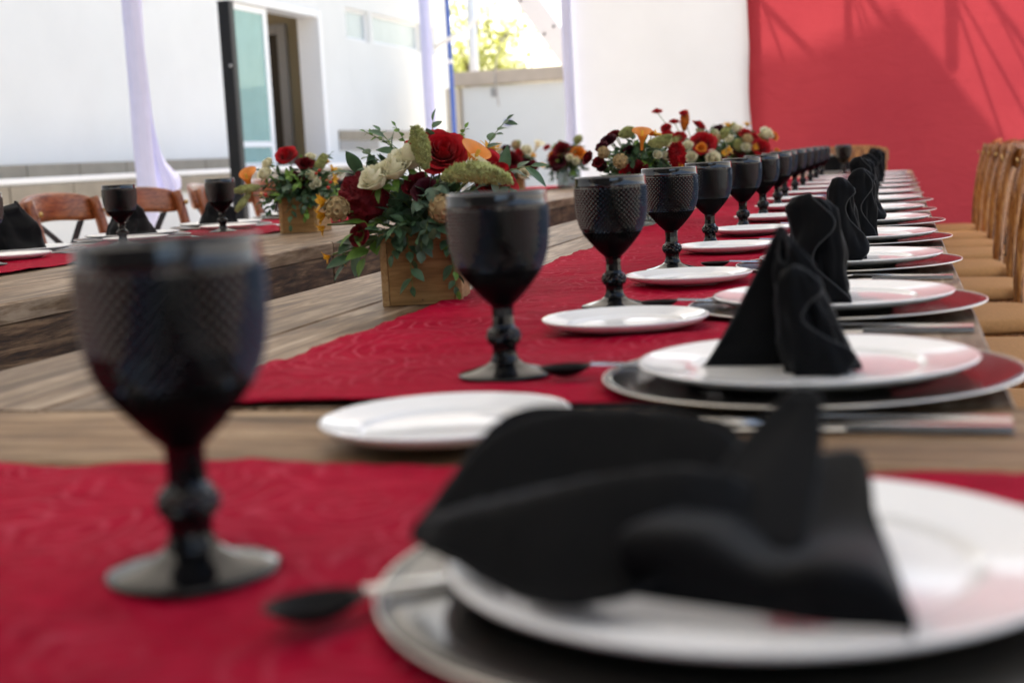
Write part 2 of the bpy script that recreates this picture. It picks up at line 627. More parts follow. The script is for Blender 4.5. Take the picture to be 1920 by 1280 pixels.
nt_ = empty("neighbour_tent", (0, 0, 0), kind='structure')
outl = [(-0.95, 1.50), (-0.72, 1.505), (-0.395, 1.565), (-0.093, 1.655), (-0.020, 1.765), (0.072, 1.665), (0.28, 1.39),
        (0.36, 1.268), (0.487, 1.093), (0.662, 0.866), (1.15, 0.25)]
for k_, (sl_, dst) in enumerate(((outl[:5], 3.4), (outl[4:], 1.9))):
    ga = MB()
    top = [up_sun(x, z, dst) for x, z in sl_]
    bot = [Vector((p.x, p.y, 0.02)) for p in top]
    vs = top + bot + [p + Vector((0, 0.05, 0)) for p in top + bot]
    n = len(top)
    fs = []
    for i in range(n - 1):
        fs += [(i, i + 1, n + i + 1, n + i), (2 * n + i + 1, 2 * n + i, 3 * n + i, 3 * n + i + 1), (i + 1, i, 2 * n + i, 2 * n + i + 1)]
    ga.add(vs, fs, False)
    ga.build("tent_side", M_whitep, nt_)
for (x0, z0, x1, z1, r, d) in ((-0.291, 2.2, -0.291, 0.9, 0.026, 0.7), (0.347, 2.2, 0.347, 1.35, 0.038, 0.8),
                               (-0.83, 1.83, -0.53, 1.51, 0.022, 0.8), (-0.88, 1.98, -0.70, 1.45, 0.012, 0.75),
                               (-0.24, 1.95, -0.03, 1.62, 0.022, 1.0), (-0.26, 1.95, -0.14, 1.56, 0.009, 0.8),
                               (-0.285, 1.95, -0.185, 1.56, 0.009, 0.8),
                               (0.34, 1.84, 0.66, 0.85, 0.012, 0.8), (0.37, 1.84, 0.80, 1.0, 0.011, 0.8),
                               (0.45, 1.95, 0.95, 1.22, 0.020, 0.9), (0.48, 1.95, 0.80, 1.30, 0.009, 0.8)):
    tb = MB()
    tb.tube([up_sun(x0, z0, d), up_sun(x1, z1, d)], r, 10)
    tb.build("tent_rope" if r < 0.014 else "tent_bar", M_whitep, nt_)

# ------------------------------------------------------------------ cloth backdrops
rb = empty("red_backdrop", (0, BY, 0), 0, "tall plain red cloth hung across the far right end of the tables", "cloth backdrop")


def red_fn(u, v):
    x, z = lerp(-0.925, 2.6, u), lerp(0.02, 3.05, v)
    y = 0.022 * noise.noise(Vector((x * 1.1, z * 0.5, 3))) + 0.010 * noise.noise(Vector((x * 4, z * 1.6, 9))) + 0.003 * noise.noise(Vector((x * 11 + z * 3, z * 5, 4)))
    y += 0.004 * math.exp(-((z - 1.62 + 0.03 * x) / 0.010) ** 2) + 0.004 * math.exp(-((x - 1.02) / 0.01) ** 2)
    y += 0.004 * math.exp(-((z - 1.12 - 0.02 * x) / 0.012) ** 2) + 0.005 * math.exp(-((x + 0.02) / 0.012) ** 2)
    if x < -0.6:
        y += 0.006 * math.sin(26 * z + 8 * x) * (-(x + 0.6) / 0.32) * math.exp(-((z - 1.7) / 0.35) ** 2)
    x2 = x + (0.010 * math.sin(3.2 * z) + 0.006 * math.sin(9 * z)) * (1 - u) ** 6
    return (x2, y, z)


b = MB()
b.grid(red_fn, 150, 130)
b.build("cloth", M_redcloth, rb)
b = MB()
b.tube([(-0.98, 0.0, 3.08), (2.65, 0.0, 3.08)], 0.02, 10)
b.build("hanging_rail", M_whitep, rb)
b = MB()
b.tube([(-0.918 + 0.006 * math.sin(3.2 * z / 10), -0.004, 0.03 + z * 0.1) for z in range(30)], 0.004, 6)
b.build("hem", M_redcloth, rb)

wb = empty("white_backdrop", (0, BY + 0.03, 0), 0, "plain white cloth panel hung to the left of the red cloth", "cloth backdrop")


def white_fn(u, v):
    x, z = lerp(-2.12, -0.86, u), lerp(0.02, 3.05, v)
    y = 0.014 * noise.noise(Vector((x * 1.5, z * 0.6, 13))) + 0.01 * math.sin(16 * x + 0.6 * math.sin(2 * z)) * (1 - u) ** 3
    return (x, y, z)


b = MB()
b.grid(white_fn, 70, 60)
b.build("cloth", M_wcloth, wb)
b = MB()
b.tube([(-2.16, 0.0, 3.08), (-0.80, 0.0, 3.08)], 0.02, 10)
b.build("hanging_rail", M_whitep, wb)


# ------------------------------------------------------------------ tent poles wrapped in cloth
def wrapped_pole(loc, label, tail=None, r=0.052, seed=0):
    t = empty("wrapped_pole", loc, 0, label, "tent pole", "cloth wrapped tent poles")
    m = MB()
    m.tube([(0, 0, 0), (0, 0, 3.0)], 0.03, 12)
    m.build("pole", M_whitep, t)
    m = MB()

    def fn(u, v):
        a = TAU * u
        z = lerp(0.62, 2.98, v)
        rr = r * (1 + 0.10 * noise.noise(Vector((math.cos(a) * 1.4, math.sin(a) * 1.4 + seed, z * 2.2)))
                  + 0.05 * math.sin(7 * a + 5 * z))
        rr *= 1 + 0.12 * math.exp(-((z - 0.86) / 0.03) ** 2)
        return (rr * math.cos(a), rr * math.sin(a), z)
    m.grid(fn, 40, 90, True, True)
    m.build("cloth_wrap", M_lav, t)
    if tail:
        m = MB()

        def tl(u, v):
            # gathered tail: leaves the pole at head height and hangs beside it
            c = interp([(0.030, 0.035, 1.62), (0.030, 0.050, 1.40), (0.030, 0.070, 1.20), (0.030, 0.105, 1.02), (0.035, 0.150, 0.94), (0.04, 0.190, 0.87), (0.03, 0.180, 0.80)], v)
            w = lerp(0.010, 0.070, sm(0.25, 0.85, v)) * (1 - 0.55 * sm(0.9, 1.0, v))
            a = TAU * u
            rr = w * (1 + 0.22 * math.sin(5 * a + 3 * v) + 0.12 * math.sin(9 * a + 7 * v))
            return c + Vector((rr * math.cos(a) * 0.8, rr * math.sin(a), 0.25 * rr * math.sin(a)))
        m.grid(tl, 44, 40, True, True)
        m.build("cloth_tail", M_lav, t)
    return t


wrapped_pole((-4.2, 7.46, 0), "tent pole wrapped in lavender shaded white cloth with a loose gathered tail", True, 0.054, 1)
wrapped_pole((-4.2, 12.8, 0), "slim tent pole wrapped in lavender shaded white cloth left of the blue pole", None, 0.052, 5)
wrapped_pole((-2.13, 9.52, 0), "wrapped tent pole at the left edge of the white cloth panel", None, 0.034, 8)

m = MB()
m.tube([(0, 0, 0), (0, 0, 3.4)], 0.024, 12)
t = empty("blue_pole", (-4.2, 13.52, 0), 0, "thin blue painted pole standing before the white house", "pole")
m.build("shaft", M_blue, t)
m = MB()
m.tube([(0, 0, 0), (0, 0, 0.02)], 0.07, 16)
m.build("foot_plate", M_blue, t)
m = MB()
m.tube([(0, 0, 1.86), (0, 0, 1.90)], 0.028, 12)
m.build("collar", M_whitep, t)

t = empty("black_post", (-5.55, 11.45, 0), R(2), "square black steel post in front of the glass door", "post")
m = MB()
m.box((0, 0, 1.19), (0.108, 0.108, 2.36), 0.006)
m.build("post_tube", M_black, t)
m = MB()
m.box((0, 0, 0.006), (0.24, 0.24, 0.012), 0.002)
m.build("base_plate", M_black, t)
m = MB()
m.box((0, 0, 2.375), (0.112, 0.112, 0.01), 0.002)
m.build("cap", M_black, t)
m = MB()
m.tube([(0.03, -0.054, 1.83), (0.03, -0.060, 1.83)], 0.012, 12)
m.build("bolt", M_silver, t)

# ------------------------------------------------------------------ white house
WX = -7.0
FL = 0.96                                    # terrace floor
hs = empty("white_house", (WX, 12, 0), 0, "white plastered house with glass sliding door and high strip windows", "house")


def wall_box(name, y0, y1, z0, z1, mat, x0=-0.25, x1=0.0, b=0.0):
    m = MB()
    m.box(((x0 + x1) / 2, (y0 + y1) / 2 - 12, (z0 + z1) / 2), (x1 - x0, y1 - y0, z1 - z0), b)
    return m.build(name, mat, hs)


D0, D1, DZ = 14.40, 17.02, 2.86              # door opening
wall_box("wall", -6.0, D0, FL, 6.2, M_white)
wall_box("wall", D0, D1, DZ, 6.2, M_white)
wall_box("wall", D1, 17.98, 0.0, 6.2, M_white)
wall_box("wall", 17.98, 22.4, 0.0, 2.585, M_white)
wall_box("wall", 17.98, 22.4, 3.0, 6.2, M_white)
for y0, y1 in ((18.86, 18.98), (21.05, 21.45), (21.78, 22.4)):
    wall_box("wall", y0, y1, 2.585, 3.0, M_white)
wall_box("end_wall", 22.15, 22.4, 0.0, 6.2, M_white, -4.0, -0.25)
wall_box("parapet", -6.2, 22.6, 6.2, 6.4, M_whitep, -0.35, 0.1)
wall_box("inner_wall", -6.0, 22.1, FL, 6.1, M_beige, -2.6, -2.5)
wall_box("room_side_wall", 17.3, 17.4, FL, 6.1, M_beige, -2.5, -0.25)
wall_box("room_side_wall", 12.0, 12.1, FL, 6.1, M_beige, -2.5, -0.25)
wall_box("room_floor", 12.1, 17.3, 0.86, FL, M_tile, -2.5, -0.25)
# inner doorway, seen through the opening on the room's end wall
idr = MB()
idr.box((-1.13, 17.27 - 12, 1.80), (0.94, 0.05, 1.68), 0.004)
idr = idr.build("inner_door", M_dark, hs)
for nm, cx, cz, dx, dz in (("door_jamb", -0.60, 1.86, 0.12, 1.80), ("door_jamb", -1.665, 1.86, 0.12, 1.80), ("door_head", -1.132, 2.70, 0.94, 0.12)):
    m = MB()
    m.box((cx, 17.25 - 12, cz), (dx, 0.09, dz), 0.006)
    m.build(nm, M_greyp, idr)
# frame of the sliding door
dfm = MB()
dfm.box((-0.10, D1 - 0.045 - 12, (FL + DZ) / 2), (0.30, 0.09, DZ - FL), 0.006)
dfm = dfm.build("door_frame", M_whitep, hs)
m = MB()
m.box((-0.10, (D0 + D1) / 2 - 12, DZ - 0.04), (0.28, D1 - D0 - 0.184, 0.08), 0.006)
m.build("frame_head", M_whitep, dfm)
m = MB()
m.box((-0.10, D0 + 0.03 - 12, (FL + DZ) / 2), (0.28, 0.06, DZ - FL), 0.006)
m.build("frame_jamb", M_whitep, dfm)
# glass leaf, drawn half open
gl = MB()
L0, L1 = D0 + 0.07, 15.55
for y0, y1, z0, z1 in ((L0, L0 + 0.07, FL + 0.01, DZ - 0.085), (L1 - 0.10, L1, FL + 0.01, DZ - 0.085)):
    gl.box((-0.05, (y0 + y1) / 2 - 12, (z0 + z1) / 2), (0.045, y1 - y0, z1 - z0), 0.004)
for z0, z1 in ((FL + 0.01, FL + 0.05), (1.185, 1.25), (DZ - 0.16, DZ - 0.085)):
    gl.box((-0.05, (L0 + L1) / 2 - 12 - 0.015, (z0 + z1) / 2), (0.043, L1 - L0 - 0.172, z1 - z0), 0.004)
gl = gl.build("glass_door", M_whitep, hs)
for z0, z1 in ((FL + 0.05, 1.185), (1.25, DZ - 0.16)):
    m = MB()
    m.box((-0.05, (L0 + L1) / 2 - 12 - 0.015, (z0 + z1) / 2), (0.008, L1 - L0 - 0.172, z1 - z0))
    m.build("pane", M_pane, gl)
# white cloth added behind the glass leaf to stand for a reflection
cu = MB()


def cur(u, v):
    y = lerp(14.5, 15.15 - 0.12 * math.sin(math.pi * v), u) - 12
    return (-0.32 + 0.03 * math.sin(30 * u + 2 * v), y, lerp(FL + 0.02, DZ - 0.1, v))


cu.grid(cur, 50, 14)
cu.build("reflection_cloth", M_wcloth, hs, solid=0.002)
# strip windows
for y0, y1 in ((17.98, 18.86), (18.98, 21.05), (21.45, 21.78)):
    w = MB()
    for a, b_, c0, c1 in ((y0, y0 + 0.05, 2.585, 3.0), (y1 - 0.05, y1, 2.585, 3.0)):
        w.box((-0.07, (a + b_) / 2 - 12, (c0 + c1) / 2), (0.05, b_ - a, c1 - c0), 0.004)
    for c0, c1 in ((2.585, 2.625), (2.96, 3.0)):
        w.box((-0.07, (y0 + y1) / 2 - 12, (c0 + c1) / 2), (0.048, y1 - y0 - 0.102, c1 - c0), 0.004)
    w = w.build("window", M_whitep, hs)
    m = MB()
    m.box((-0.07, (y0 + y1) / 2 - 12, 2.7925), (0.006, y1 - y0 - 0.102, 0.333))
    m.build("pane", M_win, w)
# skirting tiles at the foot of the facade and along its far part
rnd = random.Random(5)


def tile_row(parent, y0, y1, z0, z1, x, w, oy=12.0, mat=M_tile, off=0.0):
    y = y0 - off
    first = None
    while y < y1:
        a, b_ = max(y, y0), min(y + w, y1)
        if b_ - a > 0.02:
            m = MB()
            m.box((x + 0.012 + rnd.uniform(-0.001, 0.001), (a + b_) / 2 - oy, (z0 + z1) / 2), (0.024, b_ - a - 0.014, z1 - z0 - 0.006), 0.0015)
            m.build("tile", mat, parent)
        y += w


tile_row(hs, 8.4, D0, FL, 1.075, 0.0, 0.80, off=0.35)
tile_row(hs, 17.45, 22.3, 1.25, 1.385, 0.0, 1.2)
tile_row(hs, 17.45, 18.9, 1.12, 1.245, 0.0, 1.45, mat=M_greyp)

# raised terrace in front of the house
te = empty("terrace", (-6.6, 12, 0), 0, "raised white terrace edged with beige stone tiles along the house", "terrace")
m = MB()
m.box((-0.02, -0.6, 0.45), (0.74, 13.0, 0.90))
m.build("base_wall", M_white, te)
m = MB()
m.box((-0.012, -0.6, 0.9375), (0.79, 13.02, 0.045), 0.006)
m.build("nosing_slab", M_whitep, te)
m = MB()
m.box((0.352, -0.6, 0.837), (0.008, 12.6, 0.146))
m.build("grout_bed", M_grout, te)
tile_row(te, 5.2, 17.2, 0.768, 0.905, 0.35, 0.84, off=0.31)

# garden wall, pillar and truss beyond the tent
gw = empty("garden_wall", (-4.2, 20.2, 0), 0, "low white garden wall capped by a brown beam", "wall")
m = MB()
m.box((0.3, 0, 0.98), (4.4, 0.2, 1.96), 0.01)
m.build("wall_body", M_white, gw)
M_beam = plain("brown_beam_paint", (0.50, 0.41, 0.33), 0.7, var=0.12, scale=3)
for x0, x1 in ((-2.0, -1.35), (-1.345, 2.6)):
    m = MB()
    m.box(((x0 + x1) / 2, -0.03, 2.075), (x1 - x0 - 0.01, 0.34, 0.20), 0.008)
    m.build("cap_beam", M_beam, gw)
m = MB()
m.box((-2.02, -0.05, 0.98), (0.20, 0.30, 1.95), 0.01)
m.build("pillar", plain("sand_pillar_paint", (0.62, 0.53, 0.42), 0.8, var=0.08, scale=3), gw)
m = MB()
m.box((-1.4, -0.105, 1.86), (0.09, 0.05, 0.12), 0.004)
m.build("bracket", M_greyp, gw)
sg = MB()
sg.box((0, 0, 0), (0.10, 0.02, 0.085), 0.003)
sg = tag(sg.build("wall_sign", plain("blue_grey_sign", (0.18, 0.20, 0.42), 0.5), None, (-5.42, 20.08, 1.42)), "small blue grey sign fixed on the garden wall", "sign")

tt = empty("tent_truss", (0, 0, 0), 0, "leaning white perforated steel bar of a tent frame against the sky", "tent frame")
pa, pb = Vector((-3.06, 12.0, 2.32)), Vector((-2.60, 12.0, 1.63))
dv = pb - pa
ang = math.atan2(dv.x, -dv.z)
m = MB()
m.box((pa + pb) / 2, (0.18, 0.05, dv.length + 0.9), 0.004, Matrix.Rotation(-ang, 3, 'Y'))
m.build("bar", M_whitep, tt)
nrm = Vector((-dv.z, 0, dv.x)).normalized()
for k in range(3):
    for s in (-1, 1):
        c = pa + dv * (0.08 + 0.42 * k) + nrm * 0.05 * s
        m = MB()
        m.tube([c + Vector((0, -0.034, 0)), c + Vector((0, -0.022, 0))], 0.011, 10)
        m.build("bolt", M_black, tt)
m = MB()
m.tube([(-3.87, 12.0, 1.90), (-3.55, 12.0, 2.05), (-3.25, 12.0, 2.28), (-3.1, 12.0, 2.40)], 0.017, 10)
m.build("brace", M_whitep, tt)
dp = MB()
dp.tube([(0, 0, 0.0), (0, 0, 4.2)], 0.07, 14)
dp = tag(dp.build("downpipe", M_whitep, None, (-6.02, 20.55, 0)), "white vertical pipe rising behind the garden wall pillar", "pipe")
cb = MB()
cb.tube([interp([(-3.70, 13.4, 1.42), (-3.72, 13.4, 1.75), (-3.62, 13.4, 2.05), (-3.42, 13.4, 2.30), (-3.40, 13.4, 2.7)], i / 20) for i in range(21)], 0.008, 6)
tag(cb.build("slack_cable", M_greyp), "thin slack cable hanging beside the blue pole", "cable")

# tree beyond the garden wall
tr = empty("leafy_tree", (-8.2, 27.5, 0), 0, "yellow green leafy tree beyond the garden wall", "tree")
m = MB()
m.tube([(0, 0, 0), (0.1, 0, 1.2), (0.0, 0.1, 2.4), (0.25, 0, 3.6)], [0.16, 0.13, 0.10, 0.05], 10)
m.build("trunk", M_twig, tr)
rnd = random.Random(11)
tips = []
for k in range(9):
    a = TAU * k / 9 + rnd.uniform(-0.3, 0.3)
    l = rnd.uniform(0.7, 1.3)
    p0 = Vector((0.05, 0.05, rnd.uniform(1.7, 2.9)))
    p1 = p0 + Vector((math.cos(a) * l, math.sin(a) * l, rnd.uniform(0.2, 1.0)))
    m = MB()
    m.tube([p0, (p0 + p1) / 2 + Vector((0, 0, 0.08)), p1], [0.045, 0.03, 0.012], 6)
    m.build("limb", M_twig, tr)
    tips.append(p1)
    tips.append((p0 + p1) / 2)
cr = MB()
for tp in tips + [Vector((0.2, 0, 3.6)), Vector((0.5, 0, 3.2)), Vector((-0.3, 0, 3.9))]:
    for _ in range(150):
        p = tp + Vector((rnd.gauss(0, 0.26), rnd.gauss(0, 0.26), rnd.gauss(0, 0.22)))
        e = Euler((rnd.uniform(0, 6.3), rnd.uniform(0, 6.3), rnd.uniform(0, 6.3))).to_matrix()
        s = rnd.uniform(0.05, 0.09)
        cr.add([p + e @ Vector(q) for q in ((-s, 0, 0), (0, -s * 0.45, 0.01), (s, 0, 0), (0, s * 0.45, 0.01))], [(0, 1, 2, 3)], False)
cr.build("crown", plain("sunlit_leaf", (0.42, 0.45, 0.13), 0.5, var=0.5, scale=2, trans=0.5), tr)


# ------------------------------------------------------------------ tables
def plank_board(name, c, d, mat, parent, seed, along):
    """a board with a slightly uneven worn edge"""
    m = MB()
    nx = 14
    L = d[1] if along == 'Y' else d[0]
    W = d[0] if along == 'Y' else d[1]
    b = 0.003
    sec = [(-W / 2, -d[2] / 2), (W / 2, -d[2] / 2), (W / 2, d[2] / 2 - b), (W / 2 - b, d[2] / 2), (-W / 2 + b, d[2] / 2), (-W / 2, d[2] / 2 - b)]
    vs = []
    for i in range(nx + 1):
        s = lerp(-L / 2, L / 2, i / nx)
        w = 0.0012 * noise.noise(Vector((s * 5, seed, 0)))
        for (a, z) in sec:
            aa = a + w * (1 if a > 0 else -1)
            p = (aa, s, z) if along == 'Y' else (s, -aa, z)
            vs.append((p[0] + c[0], p[1] + c[1], p[2] + c[2]))
    n = len(sec)
    fs = []
    for i in range(nx):
        for k in range(n):
            fs.append((i * n + k, (i + 1) * n + k, (i + 1) * n + (k + 1) % n, i * n + (k + 1) % n)[::-1])
    fs += [tuple(range(n))[::-1], tuple(nx * n + k for k in range(n))]
    m.add(vs, fs, False)
    return m.build(name, mat, parent)


def make_table(name, x0, x1, y0, y1, z, along, npl, label, group, mat):
    cx, cy = (x0 + x1) / 2, (y0 + y1) / 2
    t = empty(name, (cx, cy, 0), 0, label, "table", group)
    W, L = x1 - x0, y1 - y0
    th = 0.03
    if along == 'Y':
        w = W / npl
        for k in range(npl):
            plank_board("plank", (-W / 2 + w * (k + 0.5), 0, z - th / 2 - (0.0006 if k % 2 else 0)), (w - 0.0022, L, th), mat, t, k + cy, 'Y')
    else:
        w = L / npl
        for k in range(npl):
            plank_board("plank", (0, -L / 2 + w * (k + 0.5), z - th / 2 - (0.0006 if k % 2 else 0)), (W, w - 0.0022, th), mat, t, k + cx, 'X')
    ah = 0.125
    for s in (-1, 1):
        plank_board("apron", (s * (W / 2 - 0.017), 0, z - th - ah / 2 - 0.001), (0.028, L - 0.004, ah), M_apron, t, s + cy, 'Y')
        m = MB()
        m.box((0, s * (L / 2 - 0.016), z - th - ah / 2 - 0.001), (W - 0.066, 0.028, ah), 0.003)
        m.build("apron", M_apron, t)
    for sx in (-1, 1):
        for sy in (-1, 1):
            m = MB()
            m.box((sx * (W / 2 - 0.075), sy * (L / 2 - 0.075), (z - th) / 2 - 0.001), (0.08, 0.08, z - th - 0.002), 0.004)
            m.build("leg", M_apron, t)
    return t


GT = "wooden banquet tables"
TL, TR = -0.862, 0.076
make_table("banquet_table", -1.5, 1.15, 0.06, 0.992, TZ, 'X', 5, "wooden cross table nearest the camera under the front red cloth", GT, M_topx)
for (ya, yb, lb) in ((0.997, 3.40, "long wooden table carrying the nearest flower box and second goblet"),
                     (3.404, 5.72, "middle wooden table of the long right row, behind the nearest flower box"),
                     (5.724, 8.04, "last wooden table of the right row, ending before the red cloth")):
    make_table("banquet_table", TL, TR, ya, yb, TZ, 'Y', 5, lb, GT, M_top)
Z2 = TZ + 0.010
for (ya, yb, lb) in ((0.72, 3.052, "near table of the left row with thick dark apron and bare wood edge"),
                     (3.058, 5.38, "left row table carrying the small flower box with yellow lilies"),
                     (5.386, 7.70, "far left row table under the two distant flower arrangements")):
    make_table("banquet_table", -2.19, -1.255, ya, yb, Z2, 'Y', 5, lb, GT, M_top)


# ------------------------------------------------------------------ runners
def runner(x0, x1, y0, y1, z, seed, along, label, hang=0.0):
    nu, nv = (44, int((y1 - y0) * 120)) if along == 'Y' else (int((x1 - x0) * 110), 80)
    m = MB()

    def fn(u, v):
        x, y = lerp(x0, x1, u), lerp(y0, y1, v)
        e = min(u, 1 - u) if along == 'Y' else min(v, 1 - v)
        q = Vector((x * 3.2, y * 9, seed)) if along == 'Y' else Vector((x * 7, y * 5, seed))
        h = 0.0048 * (0.55 + noise.noise(q)) + 0.0030 * noise.noise(q * 2.7) + 0.0022 * abs(noise.noise(q * 4.3 + Vector((5, 1, 2)))) - 0.0012 * abs(noise.noise(q * 9))
        # a few soft creases left by folding
        for c in range(3):
            h += 0.0030 * math.exp(-(((y if along == 'Y' else x) - (y0 if along == 'Y' else x0) - 0.33 - 0.93 * c - 0.05 * (x if along == 'Y' else y)) / 0.012) ** 2)
        h = max(h, 0.0005)
        if along == 'Y':
            x += 0.006 * noise.noise(Vector((y * 3, seed, u > 0.5))) * (1 - 4 * e if e < 0.25 else 0)
        else:
            y += 0.007 * noise.noise(Vector((x * 4, seed, v > 0.5))) * (1 - 4 * e if e < 0.25 else 0)
        return (x, y, z + 0.0016 + h)
    m.grid(fn, nu, nv)
    o = m.build("table_runner", M_run, solid=0.0012)
    return tag(o, label, "table runner", "crimson table runners")


runner(-1.48, 0.085, 0.07, 0.782, TZ, 3.0, 'X', "crimson rosette cloth lying across the nearest table end")
runner(-0.566, -0.115, 1.003, 7.35, TZ, 7.0, 'Y', "long crimson rosette runner down the right row of tables")
runner(-2.02, -1.637, 0.85, 7.5, Z2, 12.0, 'Y', "crimson runner along the left row of tables")


# ------------------------------------------------------------------ goblet
def make_goblet():
    t = empty("goblet", (0, 0, 0), 0, "black goblet", "goblet", "black diamond cut goblets")
    # bowl: pressed diamonds outside, smooth inside
    ctrl = [(0.0595, 0.0100), (0.0630, 0.0138), (0.0680, 0.0185), (0.0760, 0.0252), (0.0850, 0.0318), (0.0940, 0.0362), (0.1040, 0.0390),
            (0.1150, 0.0403), (0.1270, 0.0408), (0.1406, 0.0407)]

    def rad(z):
        for (a, ra), (b_, rb_) in zip(ctrl, ctrl[1:]):
            if z <= b_:
                return lerp(ra, rb_, (z - a) / (b_ - a))
        return ctrl[-1][1]
    n, rows = 84, 31
    ZB = 0.0640                              # the diamonds start above the smooth root of the bowl
    zs = [ZB]
    for j in range(rows):
        zs.append(zs[-1] + 0.5 + rad(ZB + 0.076 * j / rows) * 40)
    k0, k1 = zs[0], zs[-1]
    zs = [lerp(ZB, 0.1402, (q - k0) / (k1 - k0)) for q in zs]
    m = MB()
    vs, fs, fb = [], [], []
    for j, z in enumerate(zs):
        r = rad(z)
        sz = 0.12 + 0.88 * sm(0.068, 0.090, z)
        for i in range(n):
            apex = (i + j) % 2 == 1 and 0 < j < rows
            rr = r + (0.0017 * sz if apex else -0.0006 * sz)
            a = TAU * i / n
            vs.append((rr * math.cos(a), rr * math.sin(a), z))
    for j in range(rows):
        for i in range(n):
            i2 = (i + 1) % n
            a, b_, c, d = j * n + i, j * n + i2, (j + 1) * n + i2, (j + 1) * n + i
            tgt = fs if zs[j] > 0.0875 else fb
            if (i + j) % 2 == 0:             # a and c are valley corners
                tgt += [(a, b_, c), (a, c, d)]
            else:
                tgt += [(a, b_, d), (b_, c, d)]
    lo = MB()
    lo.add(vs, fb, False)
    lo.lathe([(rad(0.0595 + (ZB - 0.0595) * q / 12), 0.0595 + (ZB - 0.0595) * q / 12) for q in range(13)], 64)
    lo.build("bowl_base", M_glass_dim, t)
    m.add(vs, fs, False)
    m.lathe([(0.0386, 0.1400), (0.0380, 0.12), (0.0360, 0.10), (0.0290, 0.084), (0.018, 0.072), (0.0, 0.068)], 48)
    m.build("bowl", M_glass, t)
    m = MB()
    m.lathe([(0.0404, 0.1395), (0.0413, 0.1405), (0.0413, 0.1415), (0.0407, 0.1425), (0.0406, 0.1490), (0.0403, 0.1505), (0.0397, 0.1510),
             (0.0390, 0.1505), (0.0387, 0.1490), (0.0386, 0.1395)], 64)
    m.build("rim", M_glass, t)
    m = MB()
    # facetted stem
    m.lathe([(0.0108, 0.0400), (0.0094, 0.0430), (0.0089, 0.0500), (0.0092, 0.0565), (0.0106, 0.0615)], 10, False)
    m.lathe([(0.0125, 0.0105), (0.0122, 0.0140), (0.0106, 0.0165), (0.0099, 0.0210), (0.0104, 0.0262)], 24)
    m.build("stem", M_glass_f, t)
    m = MB()
    vs, fs = [], []
    n2, prof = 24, [(0.0104, 0.0258), (0.0122, 0.0280), (0.0134, 0.0305), (0.0140, 0.0330), (0.0137, 0.0355), (0.0126, 0.0380), (0.0106, 0.0405)]
    for j, (r, z) in enumerate(prof):
        for i in range(n2):
            rr = r + (0.0011 if (i + j) % 2 and 0 < j < 6 else 0)
            vs.append((rr * math.cos(TAU * i / n2), rr * math.sin(TAU * i / n2), z))
    for j in range(6):
        for i in range(n2):
            i2 = (i + 1) % n2
            a, b_, c, d = j * n2 + i, j * n2 + i2, (j + 1) * n2 + i2, (j + 1) * n2 + i
            fs += [(a, b_, c), (a, c, d)] if (i + j) % 2 == 0 else [(a, b_, d), (b_, c, d)]
    m.add(vs, fs, False)
    m.build("knob", M_glass_f, t)
    m = MB()
    m.lathe([(0.0, 0.0016), (0.034, 0.0006), (0.0380, 0.0002), (0.0392, 0.0014), (0.0390, 0.0028), (0.0375, 0.0038), (0.030, 0.0056), (0.022, 0.0078),
             (0.016, 0.0098), (0.0128, 0.0125), (0.0, 0.0126)], 64)
    m.build("foot", M_glass_f, t)
    return t


ORD = ["nearest", "second", "third", "fourth", "fifth", "sixth", "seventh", "eighth", "ninth", "tenth", "eleventh", "twelfth", "thirteenth", "fourteenth"]
gob = make_goblet()
row_c = [0.562, 1.080, 1.548, 2.058, 2.530, 3.010, 3.465, 3.990, 4.470, 4.960, 5.440, 5.930, 6.410, 6.900]
gx = [(-0.310, 0.564), (-0.315, 1.119), (-0.318, 1.612), (-0.322, 2.081), (-0.322, 2.528), (-0.316, 3.035), (-0.314, 3.480), (-0.322, 4.02),
      (-0.340, 4.52), (-0.342, 5.02), (-0.345, 5.50), (-0.345, 5.99), (-0.347, 6.47), (-0.347, 6.95)]
for k, (x, y) in enumerate(gx):
    if k == 0:
        lb = "large blurred black goblet nearest the camera on the front red cloth"
    else:
        lb = "black diamond cut goblet, %s from the camera in the right row" % ORD[k]
    place(gob, k > 0, (x, y, TZ + 0.0045), 0.4 * k + 0.3, lb)
place(gob, True, (-0.263, 7.47, TZ + 0.004), 1.0, "lone black goblet standing at the far end before the end chair")
g2 = [(-1.833, 2.575, "goblet cut off by the left edge of the picture"), (-1.835, 3.123, "black goblet on the left row in front of the wooden chair rail"),
      (-1.823, 3.64, "black goblet on the left row just left of the small flower box"), (-1.83, 4.72, "black goblet half hidden behind the small flower box, left row")]
for k, (x, y, lb) in enumerate(g2):
    place(gob, True, (x, y, Z2 + 0.004), 0.7 * k, lb)


# ------------------------------------------------------------------ crockery
def make_dish(name, r, z, well, label, cat, group):
    t = MB()
    t.lathe([(0.0, 0.0012), (well * 0.62, 0.0010), (well * 0.66, 0.0), (well * 0.72, 0.0), (well * 0.75, 0.0016), (well * 1.06, 0.0035), (r * 0.93, z - 0.0065), (r - 0.001, z - 0.0025), (r, z - 0.0008),
             (r - 0.001, z), (r - 0.003, z - 0.0004), (r * 0.90, z - 0.0034), (well * 1.08, 0.0094), (well * 1.045, 0.0086), (well * 1.015, 0.0062), (well * 0.97, 0.0056), (0.0, 0.0052)], 80)
    return tag(t.build(name, M_china), label, cat, group)


